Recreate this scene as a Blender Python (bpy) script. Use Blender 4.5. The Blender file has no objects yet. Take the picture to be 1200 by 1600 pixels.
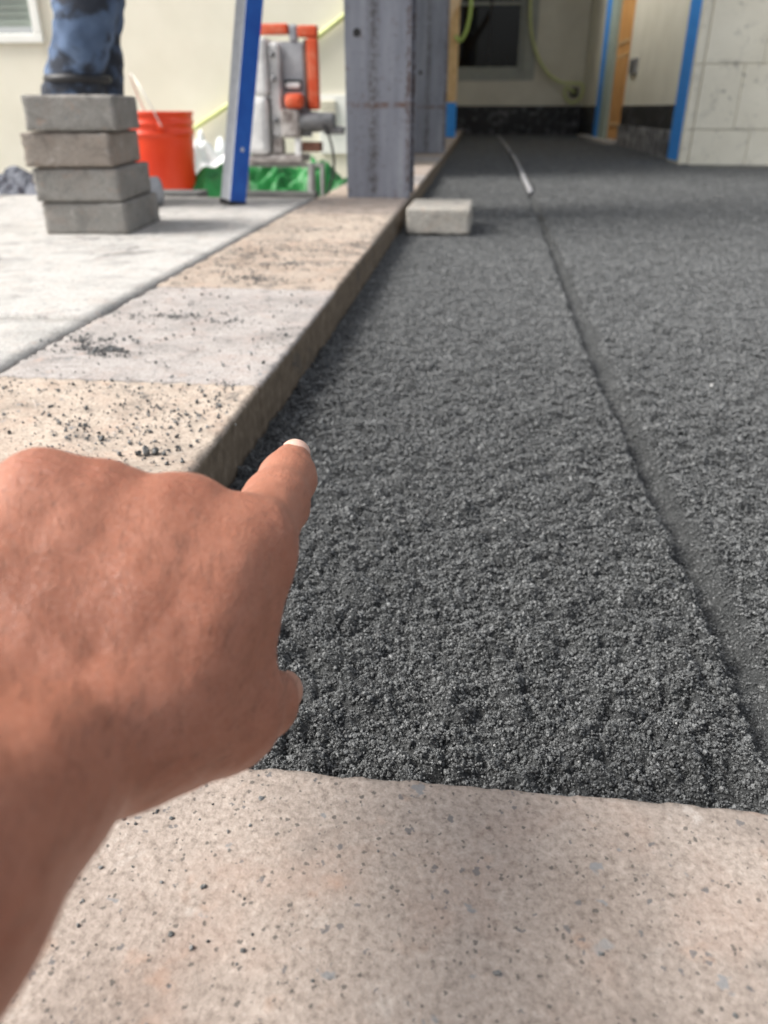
import bpy, bmesh, math, random
import numpy as np
from mathutils import Vector, Matrix

random.seed(7)
rng = np.random.default_rng(11)
S = bpy.context.scene
COL = S.collection
R = math.radians

# ------------------------------------------------------------------ camera
cd = bpy.data.cameras.new('camera')
cam = bpy.data.objects.new('camera', cd)
COL.objects.link(cam)
cam.location = (0, 0, 0.30)
cam.rotation_euler = (R(90 - 27.70), 0, R(6.315))
cd.sensor_fit = 'AUTO'
cd.sensor_width = 36
cd.lens = 27
cd.clip_start = 0.01
cd.clip_end = 400
cd.dof.use_dof = True
cd.dof.focus_distance = 0.385
cd.dof.aperture_fstop = 9.5
S.camera = cam

# ------------------------------------------------------------------ light
SUN_EL, SUN_AZ = 46, 256          # azimuth clockwise from +Y
w = bpy.data.worlds.new('World')
S.world = w
w.use_nodes = True
wn = w.node_tree
wn.nodes.clear()
sky = wn.nodes.new('ShaderNodeTexSky')
sky.sky_type = 'NISHITA'
sky.sun_disc = False
sky.sun_elevation = R(SUN_EL)
sky.sun_rotation = R(SUN_AZ)
sky.dust_density = 4
sky.air_density = 1.0
hs = wn.nodes.new('ShaderNodeHueSaturation')
hs.inputs['Saturation'].default_value = 0.30
bg = wn.nodes.new('ShaderNodeBackground')
bg.inputs['Strength'].default_value = 0.08
wo = wn.nodes.new('ShaderNodeOutputWorld')
wn.links.new(sky.outputs[0], hs.inputs['Color'])
wn.links.new(hs.outputs[0], bg.inputs['Color'])
wn.links.new(bg.outputs[0], wo.inputs['Surface'])

sl = bpy.data.lights.new('sun', 'SUN')
sl.energy = 1.5
sl.angle = R(24)
sl.color = (1.0, 0.96, 0.90)
so = bpy.data.objects.new('sun', sl)
COL.objects.link(so)
sd = Vector((math.sin(R(SUN_AZ)) * math.cos(R(SUN_EL)), math.cos(R(SUN_AZ)) * math.cos(R(SUN_EL)), math.sin(R(SUN_EL))))
so.rotation_euler = sd.to_track_quat('Z', 'Y').to_euler()
so.location = (-6, -2, 7)

S.view_settings.view_transform = 'Standard'
S.view_settings.look = 'None'
S.view_settings.exposure = 1.62
S.view_settings.gamma = 1
S.view_settings.use_curve_mapping = False
S.render.engine = 'CYCLES'

# ------------------------------------------------------------------ helpers
def tag(o, label=None, cat=None, group=None, kind=None):
    if label: o['label'] = label
    if cat: o['category'] = cat
    if group: o['group'] = group
    if kind: o['kind'] = kind
    return o

def empty(name, loc=(0, 0, 0), rz=0):
    o = bpy.data.objects.new(name, None)
    o.empty_display_size = 0.05
    COL.objects.link(o)
    o.location = loc
    o.rotation_euler = (0, 0, rz)
    return o

def put(name, me, m, parent=None, smooth=False):
    o = bpy.data.objects.new(name, me)
    COL.objects.link(o)
    if m: me.materials.append(m)
    if parent: o.parent = parent
    if smooth:
        me.polygons.foreach_set('use_smooth', np.ones(len(me.polygons), bool))
    return o

def mesh_np(name, v, f):
    me = bpy.data.meshes.new(name)
    me.from_pydata([tuple(x) for x in v], [], [tuple(x) for x in f])
    me.update()
    return me

def mesh_fast(name, v, quads):
    me = bpy.data.meshes.new(name)
    nv, nq = len(v), len(quads)
    me.vertices.add(nv); me.vertices.foreach_set('co', np.asarray(v, np.float32).ravel())
    me.loops.add(nq * 4); me.loops.foreach_set('vertex_index', np.asarray(quads, np.int32).ravel())
    me.polygons.add(nq); me.polygons.foreach_set('loop_start', np.arange(0, nq * 4, 4, dtype=np.int32))
    me.update(calc_edges=True); me.validate()
    return me

def box(name, x0, x1, y0, y1, z0, z1, m, parent=None, bev=0.004, seg=2, rot=None, off=(0, 0, 0)):
    bm = bmesh.new()
    bmesh.ops.create_cube(bm, size=1)
    c = ((x0 + x1) / 2, (y0 + y1) / 2, (z0 + z1) / 2)
    for v in bm.verts:
        v.co = (v.co.x * (x1 - x0), v.co.y * (y1 - y0), v.co.z * (z1 - z0))
    if bev:
        bmesh.ops.bevel(bm, geom=list(bm.edges), offset=bev, segments=seg, profile=0.6, affect='EDGES')
    me = bpy.data.meshes.new(name)
    bm.to_mesh(me); bm.free()
    o = put(name, me, m, parent, smooth=False)
    o.location = c
    if rot: o.rotation_euler = rot
    return o

def tube(name, pts, r, m, parent=None, n=10, closed=False):
    """round tube through points, Catmull-Rom smoothed"""
    P = [Vector(p) for p in pts]
    Q = []
    for i in range(len(P) - 1):
        a, b, c, d = P[max(i - 1, 0)], P[i], P[i + 1], P[min(i + 2, len(P) - 1)]
        for k in range(8):
            t = k / 8
            Q.append(0.5 * ((2 * b) + (c - a) * t + (2 * a - 5 * b + 4 * c - d) * t * t + (3 * b - a - 3 * c + d) * t ** 3))
    Q.append(P[-1])
    V, Fc = [], []
    up = Vector((0.13, 0.21, 0.97))
    for i, q in enumerate(Q):
        t = (Q[min(i + 1, len(Q) - 1)] - Q[max(i - 1, 0)]).normalized()
        u = t.cross(up)
        if u.length < 1e-3: u = t.cross(Vector((1, 0, 0)))
        u.normalize(); vv = t.cross(u)
        for k in range(n):
            a = 2 * math.pi * k / n
            V.append(q + (u * math.cos(a) + vv * math.sin(a)) * r)
    for i in range(len(Q) - 1):
        for k in range(n):
            Fc.append((i * n + k, i * n + (k + 1) % n, (i + 1) * n + (k + 1) % n, (i + 1) * n + k))
    Fc.append(tuple(range(n - 1, -1, -1))); Fc.append(tuple((len(Q) - 1) * n + k for k in range(n)))
    return put(name, mesh_np(name, V, Fc), m, parent, smooth=True)

def lathe(name, prof, m, parent=None, n=48):
    V, Fc = [], []
    for (r_, z) in prof:
        for k in range(n):
            a = 2 * math.pi * k / n
            V.append((r_ * math.cos(a), r_ * math.sin(a), z))
    for i in range(len(prof) - 1):
        for k in range(n):
            Fc.append((i * n + k, i * n + (k + 1) % n, (i + 1) * n + (k + 1) % n, (i + 1) * n + k))
    return put(name, mesh_np(name, V, Fc), m, parent, smooth=True)

# -- numpy noise
def hash_n(*a):
    h = np.zeros(np.shape(a[0]), np.uint32) + np.uint32(2166136261)
    for x in a:
        h = (h ^ np.asarray(x).astype(np.int64).astype(np.uint32)) * np.uint32(16777619)
        h ^= h >> np.uint32(15); h *= np.uint32(2246822519); h ^= h >> np.uint32(13)
    return (h.astype(np.float64)) / 4294967296.0

def vnoise(x, y, z=None, seed=0):
    if z is None: z = np.zeros_like(x)
    ix, iy, iz = np.floor(x), np.floor(y), np.floor(z)
    fx, fy, fz = x - ix, y - iy, z - iz
    fx, fy, fz = fx * fx * (3 - 2 * fx), fy * fy * (3 - 2 * fy), fz * fz * (3 - 2 * fz)
    out = 0
    for a in (0, 1):
        for b in (0, 1):
            for c in (0, 1):
                ww = (fx if a else 1 - fx) * (fy if b else 1 - fy) * (fz if c else 1 - fz)
                out = out + ww * hash_n(ix + a, iy + b, iz + c, np.full(np.shape(x), seed))
    return out * 2 - 1

def fbm(x, y, z=None, seed=0, oct=4):
    s, a, t = 0, 1, 0
    for o in range(oct):
        k = 2 ** o
        s = s + a * vnoise(x * k, y * k, None if z is None else z * k, seed + o * 17); t += a; a *= .5
    return s / t

def worley(x, y, seed):
    """rounded stones: height 0..1 of the nearest random-size bump"""
    ix, iy = np.floor(x), np.floor(y)
    best = np.zeros_like(x)
    for a in (-1, 0, 1):
        for b in (-1, 0, 1):
            cx, cy = ix + a, iy + b
            s_ = np.full(np.shape(x), seed)
            px, py = cx + hash_n(cx, cy, s_), cy + hash_n(cx, cy, s_ + 7)
            rr = 0.45 + 0.55 * hash_n(cx, cy, s_ + 3)
            d2 = ((x - px) ** 2 + (y - py) ** 2) / (rr * rr)
            best = np.maximum(best, rr * np.sqrt(np.clip(1 - d2, 0, None)))
    return best

# ------------------------------------------------------------------ materials
def new_mat(name):
    m = bpy.data.materials.new(name)
    m.use_nodes = True
    nt = m.node_tree
    b = nt.nodes['Principled BSDF']
    return m, nt, b

def ramp(nt, src, stops):
    r_ = nt.nodes.new('ShaderNodeValToRGB')
    el = r_.color_ramp.elements
    while len(el) < len(stops): el.new(0.5)
    for e, (p, c) in zip(el, stops):
        e.position = p; e.color = (*c, 1) if len(c) == 3 else c
    nt.links.new(src, r_.inputs[0])
    return r_.outputs[0]

def noise(nt, vec, scale, detail=4, rough=0.55, dist=0.0):
    n = nt.nodes.new('ShaderNodeTexNoise')
    n.inputs['Scale'].default_value = scale; n.inputs['Detail'].default_value = detail
    n.inputs['Roughness'].default_value = rough; n.inputs['Distortion'].default_value = dist
    nt.links.new(vec, n.inputs['Vector'])
    return n.outputs['Fac']

def mix(nt, fac, a, b, mode='MIX'):
    n = nt.nodes.new('ShaderNodeMix'); n.data_type = 'RGBA'; n.blend_type = mode
    for sock, val in ((n.inputs[0], fac), (n.inputs[6], a), (n.inputs[7], b)):
        if hasattr(val, 'is_linked'): nt.links.new(val, sock)
        elif isinstance(val, (int, float)): sock.default_value = val
        else: sock.default_value = (*val, 1)
    return n.outputs[2]

def bump(nt, b, h, strength, dist):
    n = nt.nodes.new('ShaderNodeBump')
    n.inputs['Strength'].default_value = strength; n.inputs['Distance'].default_value = dist
    nt.links.new(h, n.inputs['Height'])
    nt.links.new(n.outputs[0], b.inputs['Normal'])
    return n

def wpos(nt):
    """world position, so that pieces sharing a mesh still differ"""
    return nt.nodes.new('ShaderNodeNewGeometry').outputs['Position']

def simple(name, c1, c2=None, scale=20, rough=0.6, metal=0.0, bs=None, bstr=0.3, bdist=0.002, detail=5, lo=.35, hi=.65, spec=0.5):
    m, nt, b = new_mat(name)
    p = wpos(nt)
    if c2 is None: b.inputs['Base Color'].default_value = (*c1, 1)
    else: nt.links.new(ramp(nt, noise(nt, p, scale, detail), [(lo, c1), (hi, c2)]), b.inputs['Base Color'])
    b.inputs['Roughness'].default_value = rough; b.inputs['Metallic'].default_value = metal
    b.inputs['Specular IOR Level'].default_value = spec
    if bs: bump(nt, b, noise(nt, p, bs, 6, .6), bstr, bdist)
    return m

def slab_mat(name, tint, warm, seedv, speck=0.5, face_z=None, pale=0.0, smear=0):
    """cast concrete paver: mottled sand face, dark aggregate specks, blue-grey stones, scuffs"""
    m, nt, b = new_mat(name)
    p0 = wpos(nt)
    mp = nt.nodes.new('ShaderNodeMapping'); mp.inputs['Location'].default_value = (seedv, seedv * .7, 0)
    nt.links.new(p0, mp.inputs[0]); p = mp.outputs[0]
    c = ramp(nt, noise(nt, p, 9, 5, .6), [(.30, tint), (.52, warm), (.75, tuple(min(1, x * 1.18 + pale) for x in tint))])
    c = mix(nt, .75, c, ramp(nt, noise(nt, p, 330, 5, .75), [(.30, (.30, .27, .25)), (.46, (.78, .76, .74)), (.68, (1.2, 1.2, 1.2))]), 'MULTIPLY')
    # pinkish cast patches
    c = mix(nt, ramp(nt, noise(nt, p, 21, 4, .6, .4), [(.50, (0, 0, 0)), (.68, (.38,) * 3)]), c, (tint[0] * 1.18, tint[1] * 1.0, tint[2] * .92))
    # broad grey smudges
    c = mix(nt, ramp(nt, noise(nt, p, 15, 6, .68, .9), [(.50, (0, 0, 0)), (.68, (.62,) * 3)]), c, tuple(x * .58 for x in tint))
    # rust-orange aggregate tints
    c = mix(nt, ramp(nt, noise(nt, p, 46, 3), [(.62, (0, 0, 0)), (.74, (.26,) * 3)]), c, (.42, .23, .14))
    # pale scuffs
    c = mix(nt, ramp(nt, noise(nt, p, 34, 6, .7, .6), [(.60, (0, 0, 0)), (.75, (.5,) * 3)]), c, (.62, .58, .54))
    # dark specks
    for sc, th, col, se in ((420, .17, (.07, .065, .06), 0), (190, .13, (.11, .11, .115), 3), (85, .11, (.19, .20, .21), 9), (42, .070, (.25, .245, .24), 17)):
        vo = nt.nodes.new('ShaderNodeTexVoronoi'); vo.inputs['Scale'].default_value = sc
        mq = nt.nodes.new('ShaderNodeMapping'); mq.inputs['Location'].default_value = (se, se * 2.1, se)
        nd = nt.nodes.new('ShaderNodeVectorMath'); nd.operation = 'ADD'
        nn = nt.nodes.new('ShaderNodeTexNoise'); nn.inputs['Scale'].default_value = sc * 2.2
        sc_ = nt.nodes.new('ShaderNodeVectorMath'); sc_.operation = 'SCALE'; sc_.inputs[3].default_value = .9 / sc
        nt.links.new(p, nn.inputs['Vector']); nt.links.new(nn.outputs['Color'], sc_.inputs[0])
        nt.links.new(p, nd.inputs[0]); nt.links.new(sc_.outputs[0], nd.inputs[1])
        nt.links.new(nd.outputs[0], mq.inputs[0]); nt.links.new(mq.outputs[0], vo.inputs['Vector'])
        # each cell gets its own size limit so that spots vary and most cells stay empty
        sep = nt.nodes.new('ShaderNodeSeparateColor'); nt.links.new(vo.outputs['Color'], sep.inputs[0])
        lim = nt.nodes.new('ShaderNodeMapRange'); lim.inputs[1].default_value = 1 - speck * .75; lim.inputs[2].default_value = 1
        lim.inputs[3].default_value = 0; lim.inputs[4].default_value = th * 2.6
        nt.links.new(sep.outputs[0], lim.inputs[0])
        sb = nt.nodes.new('ShaderNodeMath'); sb.operation = 'SUBTRACT'
        nt.links.new(lim.outputs[0], sb.inputs[0]); nt.links.new(vo.outputs['Distance'], sb.inputs[1])
        f_ = ramp(nt, sb.outputs[0], [(0.0, (0, 0, 0)), (.06, (.75,) * 3)])
        c = mix(nt, f_, c, col)
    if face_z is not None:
        # brown body under the pale face layer, darkened further to paint in side shade
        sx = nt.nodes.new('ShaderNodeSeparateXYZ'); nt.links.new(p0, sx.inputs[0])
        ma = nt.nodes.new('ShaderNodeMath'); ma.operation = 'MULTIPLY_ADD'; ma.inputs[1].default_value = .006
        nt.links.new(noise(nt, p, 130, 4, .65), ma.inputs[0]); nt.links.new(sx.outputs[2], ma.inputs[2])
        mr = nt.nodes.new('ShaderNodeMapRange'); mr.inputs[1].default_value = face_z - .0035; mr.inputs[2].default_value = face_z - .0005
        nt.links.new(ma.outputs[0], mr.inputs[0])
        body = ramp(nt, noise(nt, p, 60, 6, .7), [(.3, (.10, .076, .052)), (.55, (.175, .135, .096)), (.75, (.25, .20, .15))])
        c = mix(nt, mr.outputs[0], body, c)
    if smear:
        # black fines trodden into the surface
        mu = nt.nodes.new('ShaderNodeMath'); mu.operation = 'MULTIPLY'
        nt.links.new(ramp(nt, noise(nt, p, 8.5, 5, .65, 1.6), [(smear, (0, 0, 0)), (smear + .07, (1,) * 3)]), mu.inputs[0])
        nt.links.new(ramp(nt, noise(nt, p, 260, 5, .75), [(.44, (.12,) * 3), (.56, (.85,) * 3)]), mu.inputs[1])
        c = mix(nt, mu.outputs[0], c, (.06, .06, .06))
    nt.links.new(c, b.inputs['Base Color'])
    b.inputs['Roughness'].default_value = .88
    b.inputs['Specular IOR Level'].default_value = .3
    ad = nt.nodes.new('ShaderNodeMath'); ad.operation = 'ADD'
    nt.links.new(noise(nt, p, 420, 4, .65), ad.inputs[0]); nt.links.new(noise(nt, p, 90, 3), ad.inputs[1])
    bump(nt, b, ad.outputs[0], .55, .0012)
    return m

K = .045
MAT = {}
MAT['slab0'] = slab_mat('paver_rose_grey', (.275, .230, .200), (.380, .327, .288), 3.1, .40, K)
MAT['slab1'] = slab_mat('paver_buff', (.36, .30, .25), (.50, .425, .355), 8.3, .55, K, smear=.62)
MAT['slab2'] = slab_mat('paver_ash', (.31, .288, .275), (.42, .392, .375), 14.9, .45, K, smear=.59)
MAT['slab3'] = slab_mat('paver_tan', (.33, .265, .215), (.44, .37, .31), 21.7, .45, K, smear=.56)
MAT['block'] = slab_mat('paver_grey', (.22, .215, .20), (.30, .29, .27), 5.5, .35)
MAT['block2'] = slab_mat('paver_brown_grey', (.25, .215, .185), (.32, .285, .25), 11.5, .35)
MAT['loose'] = slab_mat('paver_pale_grey', (.36, .345, .31), (.45, .43, .39), 31.5, .3)
MAT['plaza'] = slab_mat('plaza_concrete', (.38, .375, .36), (.52, .51, .49), 44.1, .6, pale=.02, smear=.60)
MAT['lower'] = simple('lower_ground', (.33, .31, .28), (.45, .43, .40), 12, .95, bs=80, bstr=.5, bdist=.006)
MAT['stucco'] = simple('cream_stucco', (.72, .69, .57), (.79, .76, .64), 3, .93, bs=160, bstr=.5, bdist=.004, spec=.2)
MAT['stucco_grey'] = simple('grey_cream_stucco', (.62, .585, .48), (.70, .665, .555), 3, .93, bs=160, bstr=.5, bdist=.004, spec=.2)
MAT['white_paint'] = simple('white_paint', (.74, .75, .70), (.80, .80, .75), 9, .6)
MAT['sage'] = simple('sage_paint', (.30, .31, .27), (.35, .36, .31), 9, .6)
MAT['green_frame'] = simple('pale_green_frame', (.34, .42, .36), (.40, .48, .42), 14, .45)
MAT['blind'] = simple('window_blind', (.26, .30, .27), (.30, .34, .31), 5, .7)
MAT['timber'] = simple('timber', (.60, .40, .19), (.70, .50, .27), 14, .75, bs=60, bstr=.3)
MAT['timber_pale'] = simple('pale_timber', (.70, .52, .32), (.80, .63, .43), 14, .75, bs=60, bstr=.3)
MAT['door_wood'] = simple('orange_door_wood', (.62, .30, .09), (.72, .38, .13), 7, .55, bs=40, bstr=.2)
MAT['tape'] = simple('blue_tape', (.025, .26, .78), (.045, .32, .85), 30, .55)
MAT['membrane'] = simple('black_membrane', (.006, .006, .009), (.17, .17, .18), 13, .38, bs=16, bstr=.8, bdist=.03, lo=.52, hi=.78)
MAT['membrane_grey'] = simple('grey_membrane', (.05, .05, .055), (.46, .46, .47), 9, .42, bs=14, bstr=.8, bdist=.03, lo=.42, hi=.66)
MAT['conduit_box'] = simple('grey_outlet_plastic', (.22, .22, .22), (.27, .27, .27), 20, .5)
MAT['hose'] = simple('yellow_green_hose', (.56, .60, .24), (.64, .68, .30), 20, .5)
MAT['hose2'] = simple('green_hose', (.30, .42, .10), (.36, .50, .14), 20, .5)
MAT['alu'] = simple('aluminium', (.62, .64, .68), (.74, .76, .80), 40, .42, metal=.6)
MAT['blue_paint'] = simple('blue_paint', (.008, .085, .42), (.015, .12, .50), 18, .4)
MAT['black'] = simple('black_plastic', (.012, .012, .014), (.02, .02, .022), 20, .5)
MAT['pipe'] = simple('galvanised_pipe', (.26, .26, .27), (.36, .36, .37), 40, .65, metal=.4)
MAT['orange'] = simple('dusty_orange_paint', (.62, .075, .018), (.66, .20, .11), 22, .6, lo=.48, hi=.72)
MAT['bucket'] = simple('red_orange_plastic', (.78, .045, .008), (.85, .065, .014), 6, .38)
MAT['wire'] = simple('wire', (.60, .60, .56), (.68, .68, .64), 20, .4, metal=.3)
MAT['dust'] = simple('dust_caked_metal', (.55, .55, .55), (.78, .78, .77), 12, .9, bs=40, bstr=.4, lo=.4, hi=.55)
MAT['dustgrey'] = simple('dusty_grey_metal', (.28, .29, .32), (.46, .47, .49), 10, .75, bs=40, bstr=.3)
MAT['dirty'] = simple('grimy_metal', (.16, .13, .12), (.50, .47, .45), 26, .85, bs=60, bstr=.5)
MAT['motor'] = simple('grey_motor', (.11, .115, .12), (.22, .22, .23), 20, .55)
MAT['rust'] = simple('rusted_bar_and_shade_strip', (.13, .055, .035), (.24, .12, .08), 26, .8, bs=60, bstr=.5)
MAT['leg'] = simple('dull_steel', (.26, .26, .25), (.40, .40, .38), 20, .5, metal=.4)
MAT['darktimber'] = simple('dark_weathered_timber', (.06, .06, .062), (.13, .13, .125), 14, .85, bs=50, bstr=.4)
MAT['tarp'] = simple('green_tarp', (.008, .15, .03), (.022, .27, .06), 10, .45, bs=30, bstr=.3, bdist=.004)
MAT['plastic'] = simple('white_sheet', (.70, .74, .74), (.82, .84, .83), 12, .4)
MAT['cloth'] = simple('dark_cloth', (.05, .055, .07), (.16, .17, .20), 12, .85)
MAT['concrete_pipe'] = simple('grey_pipe', (.26, .27, .29), (.36, .37, .39), 16, .6)
MAT['roof'] = simple('canopy_boards', (.20, .19, .17), (.26, .25, .22), 8, .85)
MAT['slit'] = simple('recess_dark', (.03, .03, .03), (.05, .05, .05), 8, .9)

def block_wall_mat():
    m, nt, b = new_mat('scuffed_block')
    p = wpos(nt)
    c = ramp(nt, noise(nt, p, 4, 5), [(.3, (.75, .71, .585)), (.7, (.84, .80, .67))])
    c = mix(nt, ramp(nt, noise(nt, p, 7, 7, .72, .8), [(.54, (0, 0, 0)), (.70, (.6,) * 3)]), c, (.38, .36, .31))
    c = mix(nt, ramp(nt, noise(nt, p, 17, 4, .6, 1.5), [(.62, (0, 0, 0)), (.67, (.6,) * 3)]), c, (.18, .17, .15))
    nt.links.new(c, b.inputs['Base Color']); b.inputs['Roughness'].default_value = .9
    b.inputs['Specular IOR Level'].default_value = .2
    bump(nt, b, noise(nt, p, 90, 6, .65), .5, .003)
    return m
MAT['blockwall'] = block_wall_mat()

def steel_mat():
    """mill-scale blue grey steel with rust bleeding down the middle and along a weld"""
    m, nt, b = new_mat('raw_steel')
    tc = nt.nodes.new('ShaderNodeTexCoord'); p = tc.outputs['Object']
    st = nt.nodes.new('ShaderNodeMapping'); st.inputs['Scale'].default_value = (1, 1, .12)
    nt.links.new(p, st.inputs[0])
    c = ramp(nt, noise(nt, st.outputs[0], 22, 6, .6), [(.30, (.20, .21, .245)), (.55, (.30, .31, .35)), (.75, (.40, .41, .445))])
    c = mix(nt, ramp(nt, noise(nt, p, 60, 5, .7), [(.56, (0, 0, 0)), (.70, (.65,) * 3)]), c, (.13, .12, .125))
    c = mix(nt, ramp(nt, noise(nt, p, 26, 6, .7, .7), [(.60, (0, 0, 0)), (.70, (.5,) * 3)]), c, (.17, .10, .07))
    sep = nt.nodes.new('ShaderNodeSeparateXYZ'); nt.links.new(p, sep.inputs[0])
    def band(sock, centre, width):
        a = nt.nodes.new('ShaderNodeMath'); a.operation = 'SUBTRACT'; nt.links.new(sock, a.inputs[0]); a.inputs[1].default_value = centre
        a2 = nt.nodes.new('ShaderNodeMath'); a2.operation = 'ABSOLUTE'; nt.links.new(a.outputs[0], a2.inputs[0])
        mr = nt.nodes.new('ShaderNodeMapRange'); mr.inputs[1].default_value = 0; mr.inputs[2].default_value = width
        mr.inputs[3].default_value = 1; mr.inputs[4].default_value = 0
        nt.links.new(a2.outputs[0], mr.inputs[0]); return mr.outputs[0]
    for sock, cen, wid, col, sc in ((sep.outputs[0], -.014, .024, (.07, .058, .05), 120), (sep.outputs[2], .265, .013, (.15, .065, .03), 70), (sep.outputs[0], .094, .012, (.10, .05, .035), 60)):
        mu = nt.nodes.new('ShaderNodeMath'); mu.operation = 'MULTIPLY'
        nt.links.new(band(sock, cen, wid), mu.inputs[0])
        rn = nt.nodes.new('ShaderNodeMath'); rn.operation = 'MULTIPLY'
        nt.links.new(ramp(nt, noise(nt, p, sc, 8, .75, 1.2), [(.47, (0, 0, 0)), (.53, (1, 1, 1))]), rn.inputs[0])
        nt.links.new(ramp(nt, noise(nt, p, 17, 3, .6), [(.34, (.35,) * 3), (.50, (1, 1, 1))]), rn.inputs[1])
        nt.links.new(rn.outputs[0], mu.inputs[1])
        c = mix(nt, mu.outputs[0], c, col)
    nt.links.new(c, b.inputs['Base Color'])
    b.inputs['Metallic'].default_value = .25; b.inputs['Roughness'].default_value = .55
    bump(nt, b, noise(nt, p, 120, 5), .25, .001)
    return m
MAT['steel'] = steel_mat()

def grit_mat(name, instanced):
    m, nt, b = new_mat(name)
    p = wpos(nt)
    if instanced:
        oi = nt.nodes.new('ShaderNodeObjectInfo')
        c = ramp(nt, oi.outputs['Random'], [(0, (.020, .021, .022)), (.40, (.082, .086, .087)), (.90, (.155, .161, .162)), (.9985, (.21, .216, .218)), (1, (.40, .40, .39))])
    else:
        c = ramp(nt, noise(nt, p, 480, 5, .7), [(.28, (.024, .026, .027)), (.55, (.050, .053, .054)), (.78, (.09, .095, .096))])
    c = mix(nt, .55, c, ramp(nt, noise(nt, p, 1500, 3, .7), [(.32, (.30,) * 3), (.55, (.9,) * 3), (.70, (2.2,) * 3)]), 'MULTIPLY')
    nt.links.new(c, b.inputs['Base Color'])
    b.inputs['Roughness'].default_value = .48
    b.inputs['Specular IOR Level'].default_value = .6
    if instanced:
        bump(nt, b, noise(nt, p, 2200, 3, .7), .6, .0004)
    else:
        ad = nt.nodes.new('ShaderNodeMath'); ad.operation = 'ADD'
        nt.links.new(noise(nt, p, 1100, 4, .7), ad.inputs[0]); nt.links.new(noise(nt, p, 260, 4, .65), ad.inputs[1])
        ad2 = nt.nodes.new('ShaderNodeMath'); ad2.operation = 'MULTIPLY_ADD'; ad2.inputs[1].default_value = 3.0
        nt.links.new(noise(nt, p, 70, 4, .65), ad2.inputs[0]); nt.links.new(ad.outputs[0], ad2.inputs[2])
        bump(nt, b, ad2.outputs[0], .8, .0018)
    return m
MAT['bed'] = grit_mat('black_bedding', False)
MAT['grit'] = grit_mat('black_grains', True)

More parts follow.
